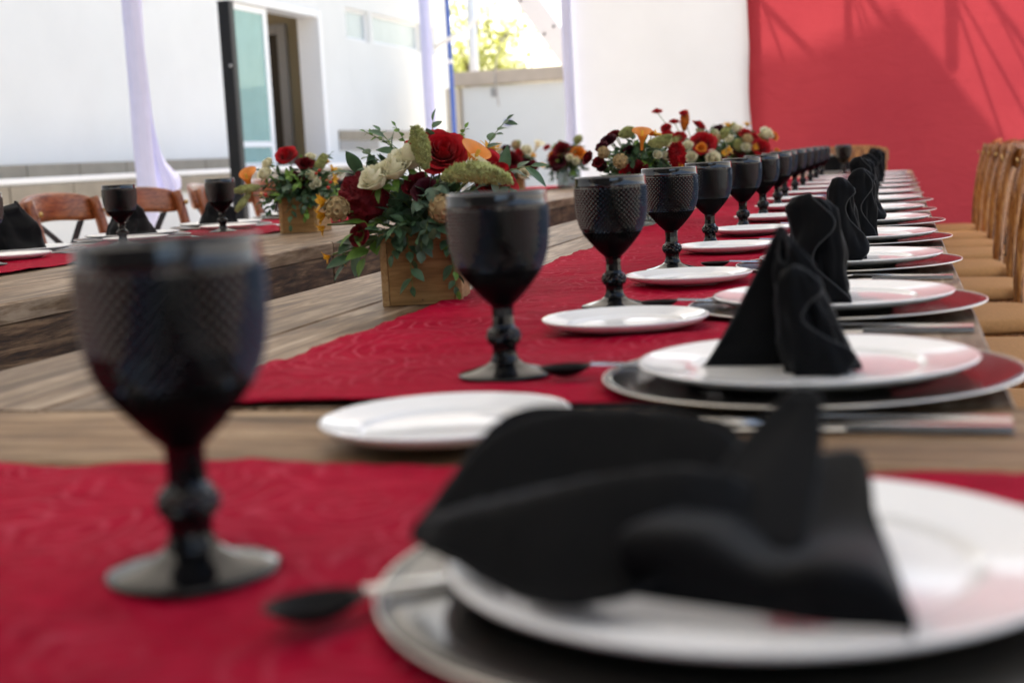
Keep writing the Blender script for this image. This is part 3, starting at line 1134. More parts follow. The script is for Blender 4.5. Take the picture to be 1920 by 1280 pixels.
small = make_dish("bread_plate", 0.084, 0.0150, 0.056, "x", "plate", "small white bread plates")
dinner = make_dish("dinner_plate", 0.1265, 0.0145, 0.084, "x", "plate", "white dinner plates on chargers")
charger = empty("charger_plate", (0, 0, 0), 0, "x", "charger", "black charger plates with silver rims")
m = MB()
m.lathe([(0.0, 0.0006), (0.096, 0.0002), (0.104, 0.0014), (0.148, 0.0048), (0.1545, 0.0060), (0.1548, 0.0078), (0.147, 0.0070), (0.106, 0.0046), (0.098, 0.0034), (0.0, 0.0034)], 96)
m.build("disc", M_charger, charger)
m = MB()
m.lathe([(0.1541, 0.0060), (0.1553, 0.0061), (0.1560, 0.0069), (0.1557, 0.0077), (0.1548, 0.0080), (0.1539, 0.0076), (0.1538, 0.0067), (0.1541, 0.0060)], 96)
m.build("rim_band", M_silver, charger)


# cutlery -----------------------------------------------------------------
def handle_pts(m, x0, x1, w0, w1, z0, z1, th=0.0016):
    n = 10
    vs, fs = [], []
    for i in range(n + 1):
        f = i / n
        x = lerp(x0, x1, f)
        w = lerp(w0, w1, sm(0, 1, f))
        z = lerp(z0, z1, f)
        vs += [(x, -w, z), (x, w, z), (x, w * 0.8, z + th), (x, -w * 0.8, z + th)]
    for i in range(n):
        for k in range(4):
            fs.append((i * 4 + k, (i + 1) * 4 + k, (i + 1) * 4 + (k + 1) % 4, i * 4 + (k + 1) % 4))
    fs += [(0, 1, 2, 3), (n * 4 + 3, n * 4 + 2, n * 4 + 1, n * 4)]
    m.add(vs, fs, False)


def make_fork():
    t = empty("fork", (0, 0, 0), 0, "x", "fork", "steel forks beside the chargers")
    m = MB()
    handle_pts(m, -0.03, 0.095, 0.0028, 0.0062, 0.0052, 0.0012, 0.0022)
    m.build("handle", M_steel, t)
    m = MB()
    handle_pts(m, -0.058, -0.03, 0.0100, 0.0028, 0.0018, 0.0052)
    for k in range(4):
        y = -0.0084 + 0.0056 * k
        m.tube([(-0.057, y, 0.0026), (-0.080, y, 0.0020), (-0.102, y * 0.95, 0.0050)], [0.0014, 0.0012, 0.0007], 6)
    m.build("tines", M_steel, t)
    return t


def make_knife():
    t = empty("knife", (0, 0, 0), 0, "x", "knife", "steel knives beside the chargers")
    m = MB()
    handle_pts(m, 0.0, 0.10, 0.0048, 0.0062, 0.0005, 0.0005, 0.0042)
    m.build("handle", M_steel, t)
    m = MB()
    handle_pts(m, -0.115, 0.0, 0.0050, 0.0078, 0.0012, 0.0018, 0.0011)
    m.build("blade", M_steel, t)
    return t


def make_spoon():
    t = empty("spoon", (0, 0, 0), 0, "x", "spoon", "dessert spoons above the chargers")
    m = MB()

    def bowl(u, v):
        a, r_ = TAU * u, v
        return (0.021 * r_ * math.cos(a), 0.0145 * r_ * math.sin(a), 0.0015 + 0.0085 * r_ * r_)
    m.grid(bowl, 24, 6, True, True)
    m.build("bowl", M_dsteel, t, solid=0.0012)
    m = MB()
    handle_pts(m, 0.0205, 0.115, 0.0026, 0.0058, 0.0095, 0.0026, 0.002)
    m.build("handle", M_steel, t)
    return t


fork, knife, spoon = make_fork(), make_knife(), make_spoon()


# ------------------------------------------------------------------ napkins
def napkin_mesh(seed, h=0.11, rbase=0.027, tail=0.0, lean=0.0, tdir=math.pi, turns=1.35, top=0.5, zig=0.35, cap=0.16, roll=None):
    """cloth rolled into an upright cone; the free end runs out as a wing or falls in S-shaped folds"""
    rn = random.Random(seed)
    ph = rn.uniform(0, 6)
    m = MB()
    s1 = 0.72 if tail else 1.0
    th_end = tdir - math.pi / 2 if tail else tdir
    hp = rn.uniform(-0.3, 0.3)

    def spiral(s, v):
        f = s / s1
        # the outer free edge swings to and fro on its way down
        th = th_end - TAU * turns * (1 - f) + (zig * math.sin(TAU * 1.35 * v + ph) * sm(0.72, 1.0, f) if not tail else 0)
        k = 0.60 + 0.40 * f
        zt = h * ((1 - cap) + cap * math.cos(th - (th_end - 0.6 + hp)))
        zt *= 1 - 0.05 * (1 - f)
        z = v * zt
        fl = math.exp(-(v / 0.14) ** 2)
        b_ = rbase * k * (1 + 0.10 * tri(3 * th + ph) + fl * 0.16 * tri(6 * th + 2 * ph))
        tp = rbase * k * top * (1 + 0.30 * math.sin(2 * th + ph))
        r_ = lerp(b_, tp, v ** 1.1) + rbase * 0.14 * math.sin(math.pi * v) * (0.5 + 0.5 * math.sin(2 * th + 1 + ph))
        r_ += rbase * 0.16 * noise.noise(Vector((1.6 * math.cos(th), 1.6 * math.sin(th) + seed, 4 * v)))
        r_ += rbase * 0.07 * tri(5 * th + 4.5 * v + ph) * math.sin(math.pi * min(1, v * 1.1)) + rbase * 0.035 * tri(11 * th - 7 * v)
        r_ *= 1 - 0.30 * sm(0.92, 1.0, v)                   # rounded shoulder
        if not tail:
            r_ += rbase * 0.34 * sm(0.80, 1.0, f) * (0.55 + 0.45 * math.sin(TAU * 1.35 * v + ph + 1.2)) * (1 - 0.5 * v)
        return Vector((r_ * math.cos(th) + lean * z, 0.86 * r_ * math.sin(th), z))

    T = Vector((math.cos(tdir), math.sin(tdir), 0))
    Nn = Vector((-T.y, T.x, 0))

    def fn(u, v):
        if u <= s1:
            return spiral(u, v)
        f = (u - s1) / (1 - s1)
        p = spiral(s1, v)
        zz = p.z * (1 - f) ** 1.15 + 0.0016 * f
        base = spiral(s1, v * (1 - f))
        wv = 0.005 * math.sin(math.pi * f) * math.sin(3.5 * v + ph) + 0.004 * math.sin(5 * f + ph) * f
        return Vector((base.x, base.y, 0)) + T * tail * f * (1 - 0.10 * v) + Nn * wv + Vector((0, 0, zz))
    m.grid(fn, 116, 26)
    # stitched hem along the upper and the free edge
    extra = None
    if roll:
        # the front of the cloth is rolled separately and stands before the wing
        rx, ry, rh = roll
        front, fh = napkin_mesh(seed + 40, rh, rbase * 0.78, 0.0, -0.16, -0.95, 1.3, 0.62, zig=0.7, cap=0.14)
        T_ = Matrix.Translation((rx, ry, 0))
        m.merge(front, T_)
        extra = (fh, T_)
    hm = MB()
    if extra:
        hm.merge(*extra)
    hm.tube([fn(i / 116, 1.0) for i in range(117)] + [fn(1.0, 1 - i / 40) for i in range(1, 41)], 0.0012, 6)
    return m, hm


def lump_mesh(seed, w, d, h, skew):
    """soft napkin slumped into a low folded heap"""
    m = MB()

    def fn(u, v):
        a = TAU * u
        q = v ** 0.8
        sq = lambda c, e: math.copysign(abs(c) ** e, c)
        x = w * sq(math.cos(a), 0.7) * (1 - 0.55 * q ** 2.2)
        y = d * sq(math.sin(a), 0.8) * (1 - 0.70 * q)
        fold = 1 + 0.15 * tri(3 * a + seed + 2.2 * v) + 0.05 * tri(8 * a - 3 * v) + 0.14 * noise.noise(Vector((2 * math.cos(a), 2 * math.sin(a) + seed, 2.5 * v)))
        z = h * q * (1 - 0.25 * noise.noise(Vector((3 * u, seed, 0.5))))
        step = 0.004 * tri(9 * v + 2 * math.cos(a + seed))
        return (x * fold + skew * z + step * math.cos(a), y * fold + step * math.sin(a), z)
    m.grid(fn, 56, 24, True, True)
    m.add([fn(i / 56, 1.0) for i in range(56)], [tuple(range(56))], True)
    return m


def make_napkin_mesh(name, *a, **k):
    out = []
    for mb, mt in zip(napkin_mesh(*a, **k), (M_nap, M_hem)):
        me = mb.mesh(name)
        me.materials.append(mt)
        out.append(me)
    return out


nap_var = [make_napkin_mesh("napkin", 3, h=0.108, rbase=0.029, tail=0.098, lean=-0.22, tdir=math.pi + 0.10, top=0.24, cap=0.12,
                            roll=(0.000, -0.014, 0.080)),
           make_napkin_mesh("napkin", 8, h=0.124, rbase=0.030, lean=-0.14, tdir=-1.15, turns=1.5, top=0.80, cap=0.05, zig=0.5),
           make_napkin_mesh("napkin", 15, h=0.120, rbase=0.028, lean=-0.05, tdir=-0.75, turns=1.4, top=0.66, cap=0.10, zig=0.6),
           make_napkin_mesh("napkin", 21, h=0.122, rbase=0.027, lean=0.0, tdir=-1.45, turns=1.6, top=0.72, cap=0.08, zig=0.45)]
lump_var = []
for sd_, w_, d_, h_, k_ in ((1.0, 0.070, 0.062, 0.108, -0.15), (4.2, 0.045, 0.092, 0.078, 0.0), (7.7, 0.050, 0.060, 0.082, 0.1)):
    me_ = lump_mesh(sd_, w_, d_, h_, k_).mesh("napkin")
    me_.materials.append(M_nap)
    lump_var.append(me_)


# ---- the collapsed napkin on the nearest plate: three folds of one cloth
def near_napkin():
    m = MB()
    # coordinates from the plate centre, z from the table top
    O_ = Vector((-0.06, 0.56, 0))
    V = lambda *p: Vector(p) - O_

    def fan(u, v):
        far_ = interp([V(-.062, .598, .052), V(-.080, .620, .060), V(-.135, .632, .064), V(-.172, .622, .064), V(-.187, .592, .050), V(-.196, .562, .031)], u)
        mid_ = interp([V(-.058, .560, .050), V(-.085, .565, .058), V(-.125, .566, .055), V(-.160, .560, .048), V(-.185, .556, .038), V(-.199, .552, .028)], u)
        near_ = interp([V(-.056, .522, .045), V(-.070, .494, .037), V(-.090, .474, .027), V(-.124, .474, .022), V(-.172, .516, .026), V(-.197, .544, .025)], u)
        p = interp([far_, mid_, near_], v)
        p.z += 0.0105 * tri(TAU * 2.6 * v + 0.9 + 0.5 * math.sin(3 * u)) * math.sin(math.pi * min(1, u * 1.02 + 0.10)) + 0.0012 * noise.noise(Vector((30 * u, 9 * v, 2)))
        return p
    m.grid(fan, 44, 44)

    def spike(u, v):
        c = interp([V(-.062, .506, .030), V(-.058, .535, .043), V(-.050, .568, .058), V(-.043, .592, .071), V(-.0395, .600, .0765)], v)
        r_ = lerp(0.021, 0.0062, sm(0.15, 1.0, v)) * (1 - 0.6 * sm(0.95, 1, v))
        a = TAU * u
        k = 1 + 0.20 * math.sin(3 * a + 1.1 + 2 * v)
        return c + Vector((r_ * k * math.cos(a), 0.6 * r_ * k * math.sin(a), 0.35 * r_ * math.sin(a)))
    m.grid(spike, 36, 26, True, True)

    def loop(u, v):
        top = interp([V(-.058, .588, .052), V(-.050, .602, .048), V(-.034, .620, .046), V(-.016, .612, .047), V(-.010, .552, .036), V(-.001, .500, .024), V(.001, .476, .018)], u)
        mid_ = interp([V(-.074, .532, .047), V(-.056, .536, .041), V(-.040, .545, .031), V(-.023, .552, .032), V(-.010, .530, .033), V(-.001, .492, .024), V(.001, .475, .018)], u)
        hem = interp([V(-.098, .492, .044), V(-.072, .484, .046), V(-.047, .478, .037), V(-.027, .473, .0405), V(-.010, .475, .037), V(.001, .474, .026), V(.002, .471, .019)], u)
        bot = interp([V(-.094, .490, .022), V(-.076, .482, .0225), V(-.047, .474, .022), V(-.025, .469, .021), V(-.008, .470, .020), V(.001, .470, .019), V(.002, .468, .018)], u)
        return interp([top, mid_, hem, bot], v)
    m.grid(loop, 44, 36)
    return m


me = near_napkin().mesh("napkin")
me.materials.append(M_nap)
nn = link(me, "napkin", None, (-0.06, 0.56, TZ + 0.0025), (0, 0, 0), 0.002)
tag(nn, "large collapsed black napkin spread over the nearest white plate", "napkin", "folded black napkins")

# ------------------------------------------------------------------ place settings, right row
jit = random.Random(77)
cut_used = False
for k, yc in enumerate(row_c):
    xc = (-0.067 if k else -0.058) - (0.012 if k > 7 else 0) + jit.uniform(-0.004, 0.004)
    o = ORD[k]
    co_ = place(charger, k > 1, (xc, yc, TZ + 0.0054), jit.uniform(0, 6), "glossy charger under the nearest plate, reflecting the pale sky" if k == 0 else
                "black charger with silver rim, %s from the camera in right row" % o)
    if k == 0:
        charger2 = copy_tree(charger)         # same glass further off, its pale reflection dimmed in the material
        for c_ in charger2.children:
            if c_.name.startswith("disc"):
                c_.data = c_.data.copy()
                c_.data.materials[0] = M_charger2
        charger = charger2
    place(dinner, k > 0, (xc + jit.uniform(-0.004, 0.004), yc + 0.004, TZ + 0.0086), jit.uniform(0, 6),
          "white dinner plate under the %s napkin of the right row" % o)
    if k == 0:
        sp = (-0.29, 0.36)
    else:
        sp = {1: (-0.290, 0.880), 2: (-0.266, 1.398), 3: (-0.268, 1.868), 4: (-0.279, 2.400), 5: (-0.280, 2.86), 6: (-0.283, 3.32)}.get(k, (-0.285 - (0.012 if k > 7 else 0), yc - 0.150))
        place(small, k > 1, (sp[0], sp[1], TZ + (0.003 if k == 1 else 0.0052)), jit.uniform(0, 6),
              "small white plate resting on the front wooden gap before second goblet" if k == 1 else
              "small white bread plate, %s from the camera along the red runner" % ORD[k - 1])
    if k > 0:
        v = (0, 0, 1, 2, 3, 2, 1, 3, 2, 1, 3, 2, 1, 3)[k]
        nx = {1: -0.064, 2: -0.078, 3: -0.074}.get(k, -0.070 - (0.012 if k > 7 else 0))
        n_ = link(nap_var[v][0], "napkin", None, (nx + jit.uniform(-0.008, 0.008), yc - 0.005, TZ + 0.0146), (0, jit.uniform(-0.05, 0.05), jit.uniform(-0.45, 0.45) if k > 1 else 0.0), 0.0016)
        if k > 1:
            n_.scale = (jit.uniform(0.9, 1.15), jit.uniform(0.9, 1.1), jit.uniform(0.88, 1.06))
        tag(n_, "upright black cone napkin, %s from the camera in the right row" % (o if k > 1 else "first standing one"), "napkin", "folded black napkins")
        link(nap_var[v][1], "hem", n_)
    # cutlery
    fy = yc - 0.150 if k else 0.40
    place(fork, k > 0, (-0.028, fy, TZ + 0.0012), jit.uniform(-0.05, 0.05), "steel fork near side of the %s charger in the right row" % o)
    place(knife, k > 0, (-0.034, fy - 0.024, TZ + 0.0012), jit.uniform(-0.04, 0.04), "steel knife in front of the %s charger of the right row" % o)
    sx, sy = (-0.258, yc + 0.012) if k else (-0.222, 0.497)
    place(spoon, k > 0, (sx, sy, TZ + 0.0062), 0.30 + jit.uniform(-0.1, 0.1) if k else 0.75, "dark spoon between the %s goblet and charger of right row" % o)

# end setting
place(charger, True, (-0.36, 7.74, TZ + 0.0015), 0, "black charger at the far end before the end chair")
place(dinner, True, (-0.36, 7.74, TZ + 0.0052), 0, "white plate at the far end under the flat folded napkin")
m = MB()


def flatnap(u, v):
    a = TAU * u
    return (0.105 * math.cos(a) * (1 - 0.25 * v) * (1 + 0.1 * math.sin(3 * a)), 0.05 * math.sin(a) * (1 - 0.3 * v), 0.075 * v * (1 - 0.2 * math.cos(2 * a)) + 0.006 * math.sin(9 * a) * v)


m.grid(flatnap, 40, 10, True, True)
m.grid(lambda u, v: tuple(Vector(flatnap(u, 1.0)) * Vector((1, 1, 1)).x * 1 if v == 0 else Vector((flatnap(u, 1)[0] * (1 - v), flatnap(u, 1)[1] * (1 - v), flatnap(u, 1)[2] - 0.012 * v))), 40, 5, True, True)
tag(m.build("napkin", M_nap, None, (-0.33, 7.72, TZ + 0.012), solid=0.0015), "low folded black napkin on the far end plate behind lone goblet", "napkin", "folded black napkins")

# left row settings: diners sit on the far left side
lord = ["first", "second", "third", "fourth", "fifth", "sixth", "seventh"]
for k, (yc, nv, nr) in enumerate(((2.96, 0, 1.4), (3.49, 1, 0.1), (4.02, 2, 1.2), (4.60, 2, 1.1), (5.15, 0, 0.4), (5.70, 1, 0.2), (6.25, 2, 0.9))):
    place(charger, True, (-2.02, yc, Z2 + 0.0025), 0, "black charger on the left row, %s from the picture edge" % lord[k])
    place(dinner, True, (-2.02, yc, Z2 + 0.0059), 0, "white dinner plate on the left row, %s from the picture edge" % lord[k])
    place(small, True, (-1.885, yc - 0.22, Z2 + 0.0045), 0, "small white plate on the left runner, %s from the picture edge" % lord[k])
    n_ = link(lump_var[nv % 3], "napkin", None, (-2.03, yc, Z2 + 0.0135), (0, 0, nr), 0.0018)
    tag(n_, "black folded napkin on the left row, %s from the picture edge" % lord[k], "napkin", "folded black napkins")
    place(fork, True, (-1.80, yc - 0.12, Z2 + 0.0058), 2.6, "steel fork lying on the left runner by the %s setting" % lord[k])
    place(knife, True, (-2.06, yc - 0.19, Z2 + 0.0012), math.pi, "steel knife beside the %s charger of the left row" % lord[k])


# ------------------------------------------------------------------ chairs
def make_chair(wood_z, wood_y, cat_group, cushion=True):
    """front of the chair faces +X; origin on the floor under the seat"""
    t = empty("chair", (0, 0, 0), 0, "x", "chair", cat_group)
    m = MB()

    def seat(u, v):
        a = TAU * u
        c, s = math.cos(a), math.sin(a)
        e = 0.35
        x = math.copysign(abs(c) ** e, c) * 0.205
        y = math.copysign(abs(s) ** e, s) * (0.205 + 0.012 * (x / 0.205))
        prof = [(0.0, 0.425), (0.93, 0.425), (1.0, 0.433), (1.01, 0.445), (0.985, 0.457), (0.93, 0.462), (0.6, 0.466), (0.0, 0.467)]
        k = v * (len(prof) - 1)
        i = min(int(k), len(prof) - 2)
        f = k - i
        q, z = lerp(prof[i][0], prof[i + 1][0], f), lerp(prof[i][1], prof[i + 1][1], f)
        return (x * q, y * q, z)
    m.grid(seat, 40, 7, True, True)
    m.build("cushion", M_cush, t)
    m = MB()
    for s in (-1, 1):
        m.box((0.0, s * 0.188, 0.395), (0.36, 0.024, 0.055), 0.004)
        m.box((s * 0.188, 0.0, 0.395), (0.024, 0.35, 0.055), 0.004)
    m.build("seat_frame", wood_z, t)
    for s in (-1, 1):
        m = MB()
        m.tube([(0.185, s * 0.19, 0.0), (0.185, s * 0.19, 0.2), (0.185, s * 0.188, 0.422)], [0.014, 0.016, 0.019], 10)
        m.build("leg", wood_z, t)
        # rear leg runs up as the stile of the back
        m = MB()
        pts = [(-0.235, s * 0.185, 0.0), (-0.215, s * 0.188, 0.22), (-0.205, s * 0.19, 0.44), (-0.212, s * 0.192, 0.58), (-0.235, s * 0.196, 0.74), (-0.268, s * 0.198, 0.870)]
        m.tube([interp(pts, i / 20) for i in range(21)], [lerp(0.0165, 0.0185, min(1, i / 9)) for i in range(21)], 12)
        m.build("stile", wood_z, t)
        m = MB()
        m.tube([(-0.2225, s * 0.196, 0.828), (-0.229, s * 0.196, 0.829)], 0.009, 12)
        m.build("bolt", M_brass, t)
    m = MB()

    def rail(u, v):
        y = lerp(-0.225, 0.225, u)
        bow = 0.045 * (1 - (y / 0.225) ** 2)
        cz = 0.830 + 0.018 * (1 - (y / 0.225) ** 2)
        hh = 0.047 * (1 - 0.35 * abs(y / 0.225) ** 6)
        a = TAU * v
        e = 0.5
        cx, sz = math.copysign(abs(math.cos(a)) ** e, math.cos(a)), math.copysign(abs(math.sin(a)) ** e, math.sin(a))
        return (-0.272 - bow + 0.011 * cx - 0.28 * hh * sz * 0.6, y, cz + hh * sz)
    vs = [rail(i / 28, j / 16) for i in range(29) for j in range(16)]
    fs = [(i * 16 + j, (i + 1) * 16 + j, (i + 1) * 16 + (j + 1) % 16, i * 16 + (j + 1) % 16) for i in range(28) for j in range(16)]
    fs += [tuple(range(16)), tuple(28 * 16 + j for j in range(16))[::-1]]
    m.add(vs, fs, True)
    m.build("top_rail", wood_y, t)
    for s in (-1, 1):
        m = MB()
        P = [interp([(-0.225, s * 0.165, 0.47), (-0.245, s * 0.03, 0.64), (-0.262, -s * 0.05, 0.73), (-0.282, -s * 0.135, 0.795)], i / 14) + Vector((s * 0.004, 0, 0)) for i in range(15)]
        vs, fs = [], []
        for p in P:
            vs += [p + Vector((-0.003, -0.017, 0)), p + Vector((0.003, -0.017, 0)), p + Vector((0.003, 0.017, 0)), p + Vector((-0.003, 0.017, 0))]
        for i in range(14):
            for q in range(4):
                fs.append((i * 4 + q, i * 4 + (q + 1) % 4, (i + 1) * 4 + (q + 1) % 4, (i + 1) * 4 + q))
        fs += [(3, 2, 1, 0), (56, 57, 58, 59)]
        m.add(vs, fs, False)
        m.build("cross_strap", M_black, t)
        m = MB()
        m.tube([(-0.222, s * 0.186, 0.17), (0.185, s * 0.19, 0.17)], 0.009, 8)
        m.build("stretcher", wood_z, t)
    return t


ch = make_chair(M_honey, M_honey, "honey wooden chairs along the right side")
for k, yc in enumerate((2.55, 3.25, 3.95, 4.72, 5.42, 6.02, 6.50, 7.02)):
    rz = math.pi + jit.uniform(-0.10, 0.10)
    place(ch, k > 0, (0.187 + jit.uniform(-0.025, 0.025), yc, 0), rz,
          "honey wooden chair with tan cushion, %s from the camera on right side" % ORD[k])
place(ch, True, (0.185, 7.68, 0), math.pi, "honey wooden chair at the far right corner of the row")
place(ch, True, (-0.27, 8.30, 0), -math.pi / 2, "wooden chair at the far end of the table facing the camera", "chairs at the table ends")
cl = make_chair(M_mahog, M_mahogy, "mahogany chairs along the left row")
cl_lb = ["mahogany chair cut by the left picture edge", "mahogany cross back chair left of the first upright goblet", "mahogany chair behind the goblet on the left row",
         "mahogany chair left of the small flower box", "mahogany chair hidden behind the small flower box", "mahogany chair far along the left row"]
for k, (x, y, rz) in enumerate(((-2.36, 3.56, 0.0), (-2.36, 4.12, 0.02), (-2.36, 4.62, -0.10), (-2.38, 5.22, 0.30), (-2.36, 5.72, 0.05), (-2.36, 6.3, 0.0))):
    place(cl, k > 0, (x, y, 0), rz, cl_lb[k])


# ------------------------------------------------------------------ flowers
def rose(r, seed, layers=5, ruffle=0.06, openness=1.0, bud=False):
    rn = random.Random(seed)
    m = MB()
    for l in range(layers):
        f = l / (layers - 1)
        n = (2, 3, 3, 4, 5, 5, 6, 6)[l] if bud else 3 + l
        for k in range(n):
            a0 = TAU * (k + 0.5 * (l % 2)) / n + rn.uniform(-0.25, 0.25) + l * 0.7
            wid = lerp(1.7, 1.15, f) if bud else lerp(1.5, 1.0, f)
            R_ = r * (lerp(0.20, 0.86, f ** 0.9) if bud else lerp(0.22, 1.0, f ** 0.85)) * rn.uniform(0.92, 1.08)
            hh = r * (lerp(1.62, 1.05, f) if bud else lerp(1.05, 0.62, f)) * rn.uniform(0.93, 1.07)
            cur = r * lerp(0.03, 0.26, f) * openness
            ph = rn.uniform(0, 6)

            def pet(u, v, a0=a0, wid=wid, R_=R_, hh=hh, cur=cur, ph=ph):
                s = 2 * u - 1
                vm = v * (1 - 0.20 * s * s)
                an = a0 + s * wid * (0.35 + 0.65 * math.sin(math.pi * min(1, 0.2 + 0.6 * v)))
                rho = R_ * (math.sin(min(1.0, vm * 1.25) * math.pi / 2) ** 0.8) * (0.90 + 0.10 * s * s) + cur * vm ** 5
                if bud:
                    rho *= 1 - 0.30 * vm ** 2 * (1 - f)
                rho *= 1 + ruffle * math.sin(6 * u + ph) * vm ** 3
                z = hh * (vm ** 1.25) - cur * 0.9 * vm ** 7 + 0.05 * r * math.sin(7 * u + ph) * vm ** 4
                return (rho * math.cos(an), rho * math.sin(an), z - 0.45 * r)
            m.grid(pet, 7, 7)
    return m


def cockscomb(r, seed):
    """dense crested bloom: a ruffled dome"""
    m = MB()

    def fn(u, v):
        a = TAU * u
        t_ = v * math.pi * 0.62
        d = Vector((math.sin(t_) * math.cos(a), math.sin(t_) * math.sin(a), math.cos(t_)))
        q = d * 3.2 + Vector((seed, 0, 0))
        k = 1 + 0.16 * noise.noise(q) + 0.16 * abs(noise.noise(q * 2.2)) - 0.16 * abs(noise.noise(q * 4.2)) - 0.07 * abs(noise.noise(q * 9))
        return d * r * k
    m.grid(fn, 84, 46, True, True)
    return m


def plume(L, r, seed, bend=0.3):
    rn = random.Random(seed)
    m = MB()
    ax = [Vector((bend * L * (t * t), 0, L * t * (1 - 0.25 * abs(bend) * t))) for t in [i / 12 for i in range(13)]]
    rad_ = [r * (math.sin(math.pi * (0.06 + 0.91 * i / 12)) ** 0.85) * 0.84 * rn.uniform(0.9, 1.08) for i in range(13)]
    m.tube(ax, rad_, 12)
    for _ in range(1500):
        t = rn.uniform(0.02, 0.99)
        i = min(11, int(t * 12))
        p = ax[i].lerp(ax[i + 1], t * 12 - i)
        a = rn.uniform(0, TAU)
        d = Vector((math.cos(a), math.sin(a), rn.uniform(-0.2, 0.7))).normalized()
        q = p + Vector((math.cos(a), math.sin(a), 0)) * rad_[i] * 0.96
        s = r * rn.uniform(0.07, 0.15)
        t1 = d.cross(Vector((0, 0, 1))).normalized() * s * 0.6
        t2 = d.cross(t1).normalized() * s * 0.6
        m.add([q + t1, q + t2, q - t1, q - t2, q + d * s * 2.6], [(0, 1, 4), (1, 2, 4), (2, 3, 4), (3, 0, 4)], False)
    return m


def pod(r, seed):
    m = MB()
    m.lathe([(0, -r)] + [(r * math.sin(math.pi * k / 10), -r * math.cos(math.pi * k / 10)) for k in range(1, 10)] + [(0, r)], 16)
    n = 26
    for k in range(n):
        z = 1 - 2 * (k + 0.5) / n
        a = k * 2.39996
        q = math.sqrt(1 - z * z)
        d = Vector((q * math.cos(a), q * math.sin(a), z))
        t1 = d.cross(Vector((0.3, 0.2, 1))).normalized()
        t2 = d.cross(t1)
        vs, s = [], r * 0.36
        for (rr, hh) in ((0.55, 1.0), (1.0, 1.17), (0.85, 1.19), (0.30, 1.05)):
            vs += [d * r * hh + (t1 * math.cos(TAU * i / 6) + t2 * math.sin(TAU * i / 6)) * s * rr for i in range(6)]
        fs = [(j * 6 + i, j * 6 + (i + 1) % 6, (j + 1) * 6 + (i + 1) % 6, (j + 1) * 6 + i) for j in range(3) for i in range(6)]
        m.add(vs, fs, False)
    return m


def calla(L, r):
    m = MB()

    def fn(u, v):
        a = TAU * (u * 1.08 - 0.04)
        k = (0.13 + 0.87 * v ** 2.4) * (1 + 0.42 * v ** 3 * math.cos(a))
        z = L * v * (0.86 + 0.14 * math.cos(a) * v) - 0.33 * r * v ** 7
        x = r * k * math.cos(a) + 0.35 * r * v ** 3
        return (x, r * k * math.sin(a) * (1 - 0.12 * v), z)
    m.grid(fn, 30, 18)
    return m


def lily(r, seed):
    rn = random.Random(seed)
    m = MB()
    for k in range(6):
        a = TAU * k / 6 + rn.uniform(-0.2, 0.2)
        op = rn.uniform(0.6, 1.1)

        def fn(u, v, a=a, op=op):
            s = 2 * u - 1
            w = r * 0.22 * math.sin(math.pi * min(1, 0.12 + 0.88 * v)) ** 0.8 * s
            rho = r * 0.9 * op * v ** 1.4
            z = r * (v * 0.95 - 0.35 * op * v ** 3) - abs(s) * 0.03 * r
            return (rho * math.cos(a) - w * math.sin(a), rho * math.sin(a) + w * math.cos(a), z)
        m.grid(fn, 4, 8)
    return m


def leaf_mesh(l, w, seed=0, fold=0.25, droop=0.2):
    m = MB()

    def fn(u, v):
        s = 2 * u - 1
        ww = w * (math.sin(math.pi * v ** 0.85) ** 0.9) * s
        return (l * v, ww, fold * abs(ww) - droop * l * v * v)
    m.grid(fn, 4, 7)
    return m


LEAVES = {}
for nm, l, w, mt in (("euc", 0.026, 0.0075, M_leaf), ("eucg", 0.022, 0.0085, M_leaf3), ("lance", 0.036, 0.0075, M_leaf), ("bright", 0.034, 0.0095, M_leaf2), ("tiny", 0.012, 0.0035, M_leaf2)):
    me = leaf_mesh(l, w).mesh("leaf")
    me.materials.append(mt)
    LEAVES[nm] = (me, leaf_mesh(l, w))


def sprig(parent, base, tip, kind, n, rn, droop=0.0, separate=True, scale=1.0, mat=None):
    base, tip = Vector(base), Vector(tip)
    mid_ = (base + tip) / 2 + Vector((0, 0, 0.18 * (tip - base).length + droop))
    pts = [interp([base, mid_, tip], i / 12) for i in range(13)]
    st = MB()
    st.tube(pts, [lerp(0.0011, 0.0005, i / 12) * scale for i in range(13)], 5)
    bits = []
    for k in range(n):
        t = 0.18 + 0.82 * (k + 0.6) / n
        p = interp([base, mid_, tip], min(1, t))
        d = (interp([base, mid_, tip], min(1, t + 0.05)) - interp([base, mid_, tip], max(0, t - 0.05)))
        d.normalize()
        if k == n - 1:
            ld = d
        else:
            side = d.cross(Vector((0, 0, 1)))
            if side.length < 0.1:
                side = Vector((1, 0, 0))
            side.normalize()
            up_ = side.cross(d)
            a = (k % 2) * math.pi + (k // 2) * 1.1 + rn.uniform(-0.5, 0.5)
            ld = (d * 0.75 + side * math.cos(a) + up_ * math.sin(a) * 0.7).normalized()
        zax = Vector((rn.uniform(-0.4, 0.4), rn.uniform(-0.9, 0.0), 1.0))
        yax = zax.cross(ld).normalized()
        zax = ld.cross(yax)
        s = scale * rn.uniform(0.75, 1.12) * (0.75 if t > 0.85 else 1.0)
        M = Matrix(((ld.x, yax.x, zax.x), (ld.y, yax.y, zax.y), (ld.z, yax.z, zax.z))) * s
        bits.append((M, p))
    me, raw = LEAVES[kind]
    if separate:
        so_ = st.build("sprig", M_stem, parent)
        for M, p in bits:
            o = bpy.data.objects.new("leaf", me)
            C.objects.link(o)
            o.parent = so_
            o.matrix_local = Matrix.Translation(p) @ M.to_4x4()
        return so_
    for M, p in bits:
        st.merge(raw, Matrix.Translation(p) @ M.to_4x4())
    return st.build("sprig", me.materials[0], parent)


